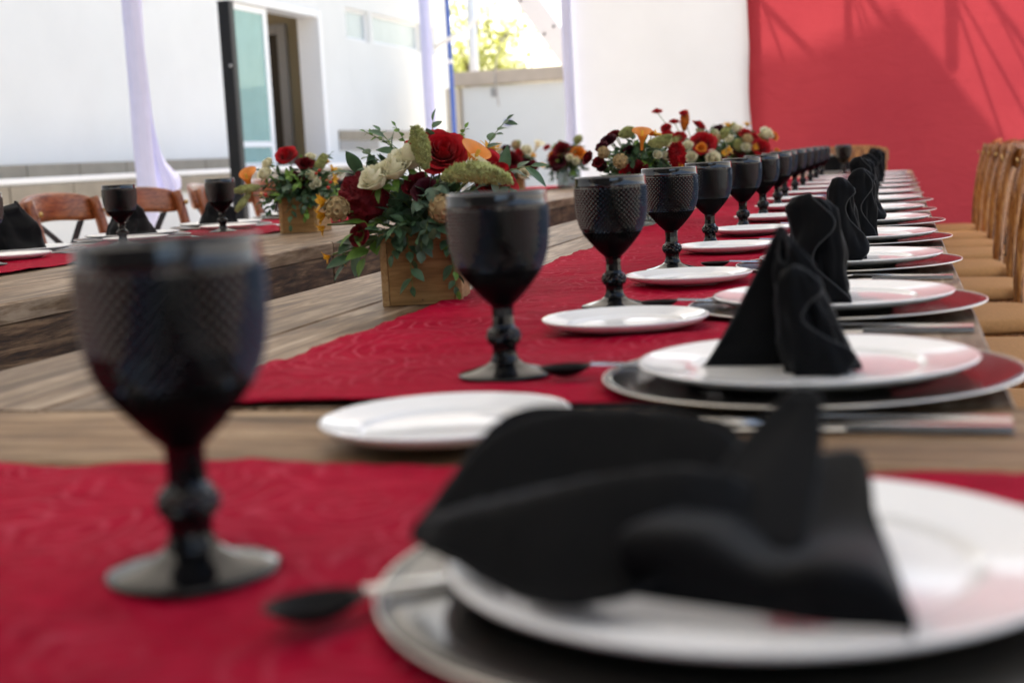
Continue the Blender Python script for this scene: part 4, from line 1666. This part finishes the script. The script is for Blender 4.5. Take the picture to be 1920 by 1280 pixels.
RT = Vector((rt.x, rt.y, 0)).normalized()    # the bouquets are described as seen from the front
DP = Vector((fw.x, fw.y, 0)).normalized()


def box_planter(parent, w, h, rz, off=(0, 0, 0)):
    """open wooden cube: two side boards, front and back let in between them"""
    th = 0.009
    Rm = Matrix.Rotation(rz, 3, 'Z')
    out = []
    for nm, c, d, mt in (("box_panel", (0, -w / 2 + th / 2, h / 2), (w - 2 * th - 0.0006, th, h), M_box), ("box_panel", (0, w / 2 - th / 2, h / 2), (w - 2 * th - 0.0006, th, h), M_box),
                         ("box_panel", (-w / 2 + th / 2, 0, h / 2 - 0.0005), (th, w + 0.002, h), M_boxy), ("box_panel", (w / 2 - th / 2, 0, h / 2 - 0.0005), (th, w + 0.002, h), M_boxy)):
        m = MB()
        m.box((0, 0, 0), d, 0.0008)
        o = m.build(nm, mt, parent, Rm @ Vector(c) + Vector(off), (0, 0, rz))
        out.append(o)
    for x, z in ((-w * 0.44, h * 0.08), (0.0, h * 0.07), (w * 0.44, h * 0.10)):
        m = MB()
        m.tube([(x, -w / 2 + 0.001 + th / 2 - th / 2, z - h / 2), (x, -w / 2 - 0.0004, z - h / 2)], 0.0009, 8)
        m.v = [(a, b_ + w / 2 - th / 2, c) for a, b_, c in m.v]
        m.build("nail", M_black, out[0])
    m = MB()
    m.box((0, 0, h * 0.80), (w - 2 * th - 0.002, w - 2 * th - 0.002, 0.006), 0, Rm)
    m.build("soil", M_twig, parent, off)


def glass_vase(parent, r, h):
    m = MB()
    m.lathe([(0, 0.001), (r * 0.95, 0.0), (r, 0.004), (r, h), (r - 0.002, h), (r - 0.0025, 0.006), (0, 0.005)], 32)
    m.build("vase", M_vase, parent)
    rn = random.Random(int(r * 1e5))
    m = MB()
    for k in range(14):
        a, b_ = rn.uniform(0, TAU), rn.uniform(0, TAU)
        m.tube([(0.75 * r * math.cos(a), 0.75 * r * math.sin(a), 0.01), (0.5 * r * math.cos(b_), 0.5 * r * math.sin(b_), h * 0.98)], 0.0014, 5)
    m.build("stems", M_stem, parent)
    m = MB()
    for k in range(4):
        zz = h * (0.12 + 0.2 * k)
        m.tube([((r + 0.002) * math.cos(TAU * i / 24), (r + 0.002) * math.sin(TAU * i / 24), zz + 0.004 * math.sin(3 * TAU * i / 24 + k)) for i in range(25)], 0.0016, 5)
    m.build("raffia_tie", M_twig, parent)


FM = {'red': M_red, 'dred': M_dred, 'burg': M_burg, 'cream': M_cream, 'orange': M_orange, 'yel': M_yel}


def add_flower(parent, item, hub, scale, seed, stems):
    kind, dx, dz, dd, size = item[:5]
    extra = item[5] if len(item) > 5 else {}
    pos = RT * dx + DP * dd + Vector((0, 0, dz))
    out = (pos - hub)
    out.normalize()
    face = (out * 0.8 - DP * extra.get('face', 0.55) + Vector((0, 0, 0.25))).normalized()
    if 'dir' in extra:
        e = extra['dir']
        face = (RT * e[0] + DP * e[2] + Vector((0, 0, e[1]))).normalized()
    rot = face.to_track_quat('Z', 'Y').to_euler()
    st = "stem_hidden"
    if kind in ('red', 'dred', 'burg', 'cream', 'orange'):
        m = rose(size, seed, extra.get('layers', 6), extra.get('ruffle', 0.08 if kind != 'cream' else 0.04), 1.0, kind == 'cream')
        o = m.build({'red': 'red_rose', 'dred': 'dark_red_rose', 'burg': 'burgundy_flower', 'cream': 'cream_rose', 'orange': 'orange_rose'}[kind], FM[kind], parent, pos, rot)
        if kind == 'cream':
            s_ = MB()
            for k in range(5):
                lm = leaf_mesh(size * 0.9, size * 0.22, k, 0.2, 0.5)
                s_.merge(lm, Matrix.Rotation(TAU * k / 5, 4, 'Z') @ Matrix.Translation((size * 0.15, 0, -0.36 * size)))
            s_.build("sepals", M_leaf2, o)
    elif kind == 'comb':
        cockscomb(size, seed).build("cockscomb_flower", M_dred if extra.get('dark', True) else M_red, parent, pos, rot)
    elif kind == 'plume':
        o = plume(extra.get('L', 0.05), size, seed, extra.get('bend', 0.2)).build("amaranth_plume", extra.get('mat', M_plume), parent, pos, rot)
        o.rotation_euler.rotate_axis('Z', extra.get('roll', 0))
    elif kind == 'pod':
        pod(size, seed).build("scabiosa_pod", M_pod, parent, pos, rot)
    elif kind == 'calla':
        o = calla(extra.get('L', 0.06), size).build("calla_lily", extra.get('mat', M_orange), parent, pos, rot)
        o.rotation_euler.rotate_axis('Z', extra.get('roll', 0))
        s_ = MB()
        s_.tube([(0, 0, 0.2 * extra.get('L', 0.06)), (0, 0, 0.8 * extra.get('L', 0.06))], size * 0.12, 8)
        s_.build("spadix", M_yel, o)
    elif kind == 'yel':
        lily(size, seed).build("yellow_lily", M_yel, parent, pos, rot)
    elif kind == 'berry':
        m = MB()
        m.lathe([(0, 0), (size * 0.7, size * 0.4), (size, size), (size * 0.75, size * 1.7), (size * 0.2, size * 2.2), (0, size * 2.3)], 10)
        m.build("berry", M_berry, parent, pos, rot)
    back = pos - face * size * 0.3
    stems.tube([hub, (hub + back) / 2 + Vector((0, 0, 0.01)), back], 0.0013, 5)


def arrangement(name, loc, planter, label, hub_z, radius, flowers, sprigs, seed, separate, nfill, scale=1.0, rz=0.2, fz=0.0):
    rn = random.Random(seed)
    t = empty(name, loc, 0, label, "flower arrangement", "flower arrangements on the tables")
    if planter[0] == 'box':
        box_planter(t, planter[1], planter[2], rz, planter[3] if len(planter) > 3 else (0, 0, 0))
    else:
        glass_vase(t, planter[1], planter[2])
    hub = Vector((0, 0, hub_z))
    stems = MB()
    for i, it in enumerate(flowers):
        add_flower(t, it, hub, scale, seed * 31 + i, stems)
    stems.build("flower_stems", M_stem, t)
    for sp in sprigs:
        kind, b0, b1, d0, t0, t1, d1, n = sp[:8]
        sprig(t, RT * b0 + DP * d0 + Vector((0, 0, b1)), RT * t0 + DP * d1 + Vector((0, 0, t1)), kind, n, rn, 0.0, separate, sp[8] if len(sp) > 8 else 1.0)
    # general greenery: sprigs fanning out of the container
    for k in range(nfill):
        a = k * 2.39996 + rn.uniform(-0.3, 0.3)
        el = rn.uniform(-0.75 if fz else -0.38, 1.1 if fz else 0.85)
        l = radius * rn.uniform(0.66, 0.98) * (0.86 if el > 0.5 else 1.0)
        d = Vector((math.cos(a) * math.cos(el), math.sin(a) * math.cos(el), math.sin(el)))
        ctr = hub + Vector((0, 0, fz))
        b0 = ctr + Vector((math.cos(a), math.sin(a), 0)) * radius * 0.16
        kind = rn.choice((("euc", "eucg", "eucg", "bright", "bright", "lance") if fz else ("euc", "euc", "eucg", "eucg", "lance", "bright")) if k % 3 else ("euc", "eucg", "tiny"))
        sprig(t, b0, ctr + d * l, kind, 7 if kind != 'tiny' else 12, rn, 0.0, separate, rn.uniform(0.8, 1.05) * scale)
    # dense inner leaves
    fm = MB()
    raw = leaf_mesh(0.024 * scale, 0.0075 * scale)
    for _ in range(480):
        a, el = rn.uniform(0, TAU), rn.uniform(-0.45 if fz else -0.15, 1.4)
        l = radius * rn.uniform(0.15, 0.80)
        p = hub + Vector((0, 0, fz)) + Vector((math.cos(a) * math.cos(el), math.sin(a) * math.cos(el), 0.85 * math.sin(el))) * l
        fm.merge(raw, Matrix.Translation(p) @ Euler((rn.uniform(-1, 1), rn.uniform(-1.2, 0.6), a + rn.uniform(-1, 1))).to_matrix().to_4x4())
    tag(fm.build("inner_foliage", M_leaf, t), kind='stuff')
    return t


# --- the nearest box (dx to the right, dz up, dd away from the camera; metres)
F1 = [
    ('comb', -0.0843, 0.1393, -0.015, 0.0340),
    ('cream', -0.0645, 0.1611, -0.055, 0.0225, {'dir': (-0.55, 0.9, -0.55)}),
    ('cream', -0.0425, 0.1721, -0.050, 0.0225, {'dir': (-0.15, 1.0, -0.55)}),
    ('cream', -0.0252, 0.1840, -0.035, 0.0225, {'dir': (0.25, 1.0, -0.45)}),
    ('plume', -0.0020, 0.1727, -0.055, 0.0125, {'L': 0.058, 'bend': -0.1, 'dir': (-0.1, 1, -0.1)}),
    ('red', 0.0191, 0.1954, 0.000, 0.0300, {'dir': (0.15, 0.6, -0.8), 'layers': 7, 'ruffle': 0.14}),
    ('red', -0.0203, 0.2018, 0.030, 0.0220, {'dir': (-0.3, 0.9, -0.3)}),
    ('dred', 0.0074, 0.2110, 0.040, 0.0206),
    ('calla', 0.0454, 0.1541, -0.035, 0.0225, {'L': 0.058, 'dir': (0.55, 1, -0.1), 'roll': 0.4}),
    ('plume', 0.0180, 0.1605, -0.075, 0.0150, {'L': 0.092, 'bend': 0.38, 'dir': (1, 0.35, -0.1), 'roll': -1.5}),
    ('red', 0.0817, 0.1610, -0.010, 0.0360, {'dir': (0.75, 0.55, -0.6), 'layers': 7, 'ruffle': 0.16}),
    ('cream', 0.0628, 0.1706, -0.040, 0.0170, {'dir': (0.5, 0.6, -0.7)}),
    ('burg', -0.0006, 0.1466, -0.070, 0.0170),
    ('burg', 0.0134, 0.1357, -0.065, 0.0155),
    ('dred', -0.0136, 0.1550, -0.050, 0.0172),
    ('pod', -0.1183, 0.1285, -0.050, 0.0140),
    ('pod', 0.0184, 0.1240, -0.085, 0.0155),
    ('yel', -0.1314, 0.1370, -0.040, 0.0200, {'dir': (-0.9, 0.2, -0.4)}),
    ('yel', -0.1344, 0.1221, -0.040, 0.0180, {'dir': (-1, -0.3, 0)}),
    ('yel', -0.1382, 0.1061, -0.030, 0.0140, {'dir': (-0.8, -0.5, -0.2)}),
    ('dred', -0.0920, 0.0946, -0.055, 0.0142),
    ('yel', -0.1189, 0.0649, -0.030, 0.0130, {'dir': (-0.4, -0.9, -0.3)}),
    ('yel', -0.1339, 0.0678, -0.030, 0.0120, {'dir': (-0.9, -0.4, -0.3)}),
    ('yel', 0.0775, 0.1890, 0.040, 0.0200, {'dir': (0.4, 0.8, -0.2)}),
    ('burg', 0.0306, 0.2127, 0.050, 0.0118),
    ('dred', 0.0519, 0.1247, -0.060, 0.0172),
]
S1 = [('eucg', 0.0, 0.13, -0.04, 0.012, 0.150, -0.085, 8, 1.1), ('euc', -0.02, 0.12, -0.03, -0.062, 0.226, 0.00, 9), ('tiny', 0.0, 0.12, 0, -0.082, 0.226, 0.0, 12), ('tiny', 0.02, 0.13, 0.02, 0.05, 0.225, 0.02, 10), ('bright', 0.02, 0.11, -0.05, 0.045, 0.085, -0.09, 6, 0.8), ('lance', 0.06, 0.12, 0, 0.135, 0.17, 0, 7), ('euc', 0.05, 0.11, 0, 0.14, 0.115, -0.02, 8),
      ('euc', -0.02, 0.10, 0.01, -0.082, 0.200, 0.00, 9), ('lance', -0.03, 0.10, 0.02, -0.098, 0.172, -0.02, 6, 1.15), ('lance', -0.02, 0.12, 0.02, -0.072, 0.176, -0.03, 6, 1.0),
      ('tiny', -0.01, 0.12, 0.02, -0.042, 0.232, 0.01, 10), ('tiny', 0.00, 0.12, 0.02, -0.062, 0.216, 0.03, 10), ('euc', 0.0, 0.12, 0.02, 0.008, 0.238, 0.02, 5, 0.8), ('euc', 0.05, 0.12, 0.03, 0.106, 0.232, 0.02, 10, 0.85),
      ('bright', -0.05, 0.10, -0.03, -0.100, 0.096, -0.055, 5, 1.0), ('bright', -0.06, 0.09, -0.03, -0.088, 0.062, -0.05, 4), ('euc', -0.05, 0.09, -0.02, -0.118, 0.074, -0.02, 9), ('lance', -0.05, 0.085, -0.03, -0.116, 0.055, -0.03, 6),
      ('euc', -0.030, 0.090, -0.058, -0.026, 0.024, -0.072, 7, 0.9), ('euc', 0.020, 0.090, -0.058, 0.029, 0.022, -0.074, 9, 0.85), ('bright', 0.02, 0.09, -0.06, 0.032, 0.012, -0.075, 4, 0.5),
      ('eucg', -0.01, 0.11, -0.055, -0.012, 0.070, -0.080, 8, 1.1), ('eucg', 0.005, 0.13, -0.05, -0.004, 0.092, -0.085, 9, 1.15), ('eucg', 0.0, 0.14, -0.05, -0.010, 0.132, -0.085, 8, 1.1), ('euc', -0.03, 0.11, -0.05, -0.050, 0.066, -0.07, 8),
      ('eucg', 0.04, 0.12, -0.05, 0.090, 0.112, -0.05, 8, 1.1), ('euc', 0.04, 0.11, -0.05, 0.060, 0.062, -0.07, 8), ('euc', -0.02, 0.10, -0.05, -0.045, 0.100, -0.085, 8), ('eucg', 0.05, 0.14, -0.04, 0.105, 0.140, -0.05, 8)]
arrangement("flower_box", (-0.592, 1.785, TZ), ('box', 0.104, 0.094, RT * -0.012), "nearest wooden flower box of red and cream roses with orange calla lily", 0.085, 0.112, F1, S1, 4, True, 11, 1.0, 0.20)

# --- small box on the left row
F2 = [
    ('red', -0.0372, 0.2096, -0.020, 0.0280, {'dir': (-0.1, 0.7, -0.7), 'layers': 7}),
    ('dred', 0.0143, 0.1856, -0.030, 0.0224),
    ('burg', -0.0135, 0.1447, -0.055, 0.0207),
    ('burg', 0.0057, 0.1337, -0.055, 0.0178),
    ('cream', -0.0919, 0.1586, -0.050, 0.0210, {'dir': (-0.3, 0.8, -0.7)}),
    ('cream', -0.0846, 0.1865, -0.030, 0.0170),
    ('cream', 0.0316, 0.1481, -0.060, 0.0180, {'dir': (0.2, 0.8, -0.7)}),
    ('cream', 0.0267, 0.1977, -0.010, 0.0160),
    ('calla', -0.1347, 0.1120, -0.030, 0.0260, {'L': 0.07, 'dir': (-0.2, 1, -0.3), 'roll': 2.0}),
    ('plume', -0.1070, 0.1281, -0.050, 0.0120, {'L': 0.075, 'bend': 0.25, 'dir': (-0.9, -0.1, -0.2)}),
    ('plume', -0.1337, 0.1153, -0.050, 0.0100, {'L': 0.07, 'bend': 0.25, 'dir': (-0.6, -0.7, -0.1)}),
    ('plume', 0.0423, 0.1558, -0.040, 0.0140, {'L': 0.06, 'bend': 0.15, 'dir': (0.5, 0.9, 0)}),
    ('yel', 0.0854, 0.1578, -0.040, 0.0220, {'dir': (0.6, 0.8, -0.3)}),
    ('yel', 0.0852, 0.1366, -0.050, 0.0200, {'dir': (0.9, 0.1, -0.4)}),
    ('yel', 0.0670, 0.1785, -0.020, 0.0200, {'dir': (0.4, 0.9, -0.1)}),
    ('berry', 0.0748, 0.1149, -0.070, 0.0050),
    ('berry', 0.0808, 0.1286, -0.065, 0.0050),
    ('berry', 0.0538, 0.1596, -0.060, 0.0050),
    ('berry', 0.0448, 0.1530, -0.060, 0.0040),
    ('berry', -0.0881, 0.1049, -0.070, 0.0050),
    ('cream', 0.0474, 0.1290, -0.070, 0.0120),
    ('cream', 0.0341, 0.1226, -0.070, 0.0100),
    ('cream', 0.1029, 0.1567, -0.020, 0.0120),
]
S2 = [('bright', 0.0, 0.12, -0.04, 0.0, 0.13, -0.1, 7, 0.8), ('eucg', -0.02, 0.12, -0.04, -0.035, 0.12, -0.1, 8), ('bright', -0.03, 0.12, -0.04, -0.02, 0.155, -0.085, 8, 0.8), ('euc', 0.03, 0.12, -0.04, 0.02, 0.16, -0.08, 8), ('eucg', 0.03, 0.11, -0.04, 0.07, 0.10, -0.09, 8), ('bright', 0.05, 0.11, -0.03, 0.11, 0.10, -0.06, 7, 0.8), ('tiny', -0.05, 0.1, -0.03, -0.12, 0.07, -0.04, 14, 1.2), ('euc', -0.04, 0.12, -0.02, -0.10, 0.13, -0.04, 8), ('euc', 0.0, 0.13, 0, 0.012, 0.20, 0, 8), ('lance', 0.02, 0.12, 0, 0.06, 0.19, 0, 7),
      ('lance', -0.02, 0.1, 0, -0.108, 0.172, -0.01, 7), ('lance', -0.02, 0.1, 0, -0.096, 0.150, -0.01, 7), ('euc', 0.02, 0.1, 0, 0.080, 0.206, 0, 8), ('euc', 0.02, 0.1, 0, 0.118, 0.160, 0, 8), ('lance', 0.0, 0.12, -0.02, 0.040, 0.175, -0.04, 7),
      ('tiny', 0, 0.13, 0, 0.000, 0.198, 0, 14, 1.3), ('euc', -0.02, 0.09, -0.06, -0.030, 0.020, -0.075, 7, 0.9), ('bright', 0.02, 0.09, -0.06, 0.010, 0.042, -0.075, 6, 0.7), ('euc', -0.05, 0.09, -0.03, -0.100, 0.052, -0.04, 8), ('euc', -0.05, 0.09, -0.03, -0.115, 0.085, -0.04, 8),
      ('eucg', 0.0, 0.1, -0.055, 0.010, 0.072, -0.08, 8), ('eucg', 0.02, 0.1, -0.055, 0.050, 0.075, -0.075, 8), ('euc', 0.04, 0.09, -0.04, 0.100, 0.080, -0.05, 8), ('bright', -0.04, 0.1, -0.05, -0.060, 0.096, -0.07, 5, 0.7)]
arrangement("flower_box", (-1.556, 3.60, Z2), ('box', 0.108, 0.096), "small wooden flower box on left row with yellow lilies and burgundy centre", 0.092, 0.112, F2, S2, 9, True, 16, 1.05, 0.05)


F3 = [
    ('burg', -0.0758, 0.2117, -0.020, 0.0185),
    ('burg', -0.0935, 0.1957, -0.040, 0.0148),
    ('dred', -0.0582, 0.2241, 0.000, 0.0172),
    ('pod', -0.0915, 0.1813, -0.060, 0.0125),
    ('pod', -0.0529, 0.1588, -0.085, 0.0155),
    ('calla', 0.0009, 0.1816, -0.070, 0.0260, {'L': 0.06, 'dir': (0.05, 1, -0.15), 'roll': 1.2}),
    ('plume', 0.0158, 0.1988, -0.070, 0.0155, {'L': 0.062, 'bend': 0.25, 'dir': (1, -0.1, -0.2), 'roll': 1.5}),
    ('plume', -0.0493, 0.2194, -0.020, 0.0140, {'L': 0.045, 'bend': 0.2, 'dir': (0.9, 0.3, 0)}),
    ('dred', -0.0110, 0.1336, -0.080, 0.0241),
    ('red', -0.0311, 0.1269, -0.070, 0.0220),
    ('cream', 0.0378, 0.1669, -0.070, 0.0130),
    ('cream', 0.0581, 0.1633, -0.060, 0.0130),
    ('cream', 0.0689, 0.1912, -0.030, 0.0140),
    ('plume', 0.0867, 0.1309, -0.060, 0.0220, {'L': 0.066, 'bend': 0.04, 'dir': (-0.02, 1, 0), 'mat': M_red}),
    ('dred', -0.1292, 0.1704, -0.030, 0.0163, {'dir': (-0.8, 0.5, -0.5)}),
    ('dred', -0.1047, 0.1601, -0.050, 0.0146),
    ('yel', 0.0414, 0.2137, 0.000, 0.0200, {'dir': (0.5, 0.8, -0.3)}),
    ('orange', 0.0358, 0.2221, 0.020, 0.0130),
    ('burg', -0.0245, 0.1857, -0.020, 0.0148),
    ('yel', 0.0910, 0.1385, -0.070, 0.0100),
    ('burg', -0.0955, 0.1480, -0.040, 0.0133),
]
S3 = [('euc', 0, 0.1, 0, -0.078, 0.205, -0.01, 7), ('euc', -0.01, 0.1, 0, -0.016, 0.222, 0, 8), ('bright', 0, 0.1, -0.04, -0.012, 0.126, -0.09, 8, 0.7), ('bright', 0.02, 0.1, -0.04, 0.050, 0.095, -0.09, 8, 0.7), ('bright', -0.02, 0.09, -0.04, -0.040, 0.075, -0.09, 8, 0.6), ('eucg', 0.0, 0.1, -0.04, 0.02, 0.110, -0.095, 8), ('euc', -0.04, 0.09, -0.02, -0.105, 0.150, -0.02, 8), ('eucg', 0.03, 0.1, -0.04, 0.05, 0.08, -0.08, 9),
      ('euc', 0.0, 0.1, -0.03, -0.05, 0.12, -0.08, 9), ('tiny', 0.0, 0.1, 0, -0.12, 0.095, -0.02, 12)]
arrangement("flower_vase", (-0.615, 3.50, TZ), ('vase', 0.045, 0.085), "flower vase with tall orange calla and burgundy blooms behind third goblet", 0.088, 0.120, F3, S3, 14, True, 26, 1.1, 0.2, 0.035)

F4 = [
    ('red', -0.1351, 0.3064, -0.035, 0.0160, {'layers': 4, 'dir': (0, 1, -0.4)}),
    ('red', -0.0797, 0.2702, -0.035, 0.0170, {'layers': 4, 'dir': (0, 1, -0.3)}),
    ('red', -0.0486, 0.2966, -0.035, 0.0140, {'layers': 4}),
    ('red', 0.0032, 0.2554, -0.035, 0.0240, {'dir': (0.5, 0.9, -0.2)}),
    ('plume', -0.0472, 0.2369, -0.020, 0.0150, {'L': 0.07, 'bend': 0.04, 'dir': (0.12, 1, 0), 'mat': M_orange}),
    ('red', -0.1110, 0.2504, -0.055, 0.0180),
    ('red', -0.1142, 0.2222, -0.075, 0.0230),
    ('red', -0.0721, 0.2183, -0.075, 0.0220),
    ('red', 0.0069, 0.1967, -0.085, 0.0400, {'layers': 7}),
    ('cream', -0.0475, 0.1855, -0.095, 0.0200),
    ('cream', -0.0377, 0.1501, -0.105, 0.0210),
    ('cream', 0.0322, 0.1413, -0.105, 0.0270),
    ('orange', -0.0052, 0.1814, -0.120, 0.0160),
    ('cream', 0.0042, 0.2325, -0.035, 0.0160),
    ('yel', 0.0848, 0.1648, -0.075, 0.0220, {'dir': (0.8, 0.4, -0.4)}),
    ('yel', 0.0689, 0.1533, -0.085, 0.0180),
    ('dred', 0.0574, 0.1364, -0.075, 0.0300),
    ('dred', -0.0725, 0.1432, -0.085, 0.0240),
    ('pod', 0.0502, 0.2070, -0.055, 0.0150),
    ('plume', 0.0742, 0.2025, -0.020, 0.0140, {'L': 0.05, 'dir': (0.5, 0.8, 0)}),
    ('plume', -0.1007, 0.1883, -0.070, 0.0140, {'L': 0.05, 'dir': (0.6, 0.6, -0.3)}),
    ('cream', 0.0565, 0.2248, -0.015, 0.0140),
]
S4 = [("tiny", 0, 0.1, 0, -0.10, 0.22, 0, 10, 1.4), ("euc", 0, 0.1, 0, 0.05, 0.25, 0, 8), ("bright", 0, 0.1, -0.05, 0.06, 0.15, -0.1, 8), ("lance", 0.03, 0.1, 0, 0.10, 0.22, 0, 8), ("bright", 0, 0.1, -0.05, 0.09, 0.12, -0.1, 8)]
arrangement("flower_vase", (-0.640, 4.78, TZ), ('vase', 0.045, 0.085), "flower vase with tall thin red blooms rising against the white cloth", 0.10, 0.115, F4, S4, 22, False, 44, 1.2, 0.2, 0.035)
F5 = [
    ('yel', -0.0684, 0.2585, -0.035, 0.0320, {'dir': (0, 1, -0.4)}),
    ('cream', -0.0263, 0.2469, -0.035, 0.0260),
    ('burg', -0.1158, 0.2539, -0.035, 0.0280),
    ('yel', 0.0198, 0.2590, -0.015, 0.0300, {'dir': (0.1, 1, -0.2)}),
    ('red', 0.0014, 0.2333, -0.065, 0.0260),
    ('red', 0.0366, 0.2105, -0.075, 0.0240),
    ('cream', 0.0927, 0.2216, -0.065, 0.0320),
    ('orange', 0.1272, 0.2153, -0.055, 0.0250),
    ('red', 0.0648, 0.1670, -0.095, 0.0400, {'layers': 7}),
    ('pod', 0.0074, 0.2048, -0.095, 0.0200),
    ('plume', -0.0310, 0.1511, -0.090, 0.0180, {'L': 0.06, 'dir': (-0.2, 1, -0.1)}),
    ('cream', -0.0024, 0.1681, -0.105, 0.0220),
    ('yel', 0.0349, 0.1639, -0.105, 0.0220),
    ('dred', -0.0492, 0.1405, -0.085, 0.0350),
    ('cream', -0.0691, 0.2066, -0.075, 0.0200),
    ('orange', 0.1422, 0.1422, -0.065, 0.0180),
    ('yel', -0.0753, 0.1534, -0.105, 0.0220),
    ('plume', -0.0623, 0.2301, -0.020, 0.0160, {'L': 0.06, 'dir': (0.5, 0.8, 0)}),
    ('dred', 0.1029, 0.1279, -0.085, 0.0300),
]
arrangement("flower_vase", (-0.660, 6.40, TZ), ('vase', 0.05, 0.085), "last flower arrangement of the right row, against the red cloth edge", 0.10, 0.130, F5, [], 27, False, 44, 1.3, 0.2, 0.045)
F6 = [
    ('dred', -0.0034, 0.1561, -0.095, 0.0430, {'layers': 7}),
    ('burg', -0.0313, 0.2138, -0.055, 0.0222),
    ('cream', 0.0657, 0.1959, -0.065, 0.0300),
    ('calla', 0.1012, 0.1813, -0.055, 0.0300, {'L': 0.075, 'dir': (0.5, 1, -0.2), 'mat': M_cream}),
    ('cream', 0.0496, 0.0898, -0.115, 0.0280, {'dir': (0, 0.2, -1)}),
    ('yel', 0.0950, 0.1688, -0.085, 0.0240),
    ('pod', 0.0184, 0.2267, -0.035, 0.0200),
    ('plume', 0.0174, 0.2062, -0.020, 0.0180, {'L': 0.05}),
    ('burg', 0.0601, 0.1400, -0.085, 0.0252),
    ('burg', -0.0547, 0.1587, -0.075, 0.0252),
    ('yel', -0.0650, 0.2156, -0.035, 0.0300),
    ('cream', -0.0715, 0.1903, -0.035, 0.0250),
    ('yel', 0.1338, 0.1209, -0.085, 0.0220),
    ('dred', 0.0983, 0.1251, -0.065, 0.0258),
    ('red', 0.0346, 0.1924, -0.075, 0.0200),
]
arrangement("flower_box", (-1.80, 6.72, Z2), ('box', 0.105, 0.09), "distant wooden flower box on left row with one dark red rose", 0.10, 0.120, F6, [], 33, False, 40, 1.3, 0.2, 0.02)
F7 = [
    ('dred', -0.0309, 0.1981, -0.065, 0.0413, {'layers': 7}),
    ('burg', -0.0426, 0.1430, -0.095, 0.0333),
    ('burg', -0.0648, 0.1176, -0.085, 0.0259),
    ('orange', 0.0506, 0.1779, -0.075, 0.0340),
    ('orange', 0.0283, 0.1658, -0.085, 0.0260),
    ('cream', 0.0050, 0.1511, -0.115, 0.0200),
    ('cream', 0.0335, 0.1338, -0.115, 0.0200),
    ('red', -0.1046, 0.2100, -0.035, 0.0180),
    ('orange', -0.0828, 0.1716, -0.055, 0.0200),
    ('plume', 0.0436, 0.2183, -0.020, 0.0220, {'L': 0.05}),
    ('dred', 0.0882, 0.1574, -0.055, 0.0258),
    ('dred', -0.0793, 0.1502, -0.085, 0.0258),
]
arrangement("flower_vase", (-1.60, 7.05, Z2), ('vase', 0.06, 0.09), "distant flower vase on left row with orange rose and two cream buds", 0.10, 0.125, F7, [], 39, False, 40, 1.3, 0.2, 0.025)
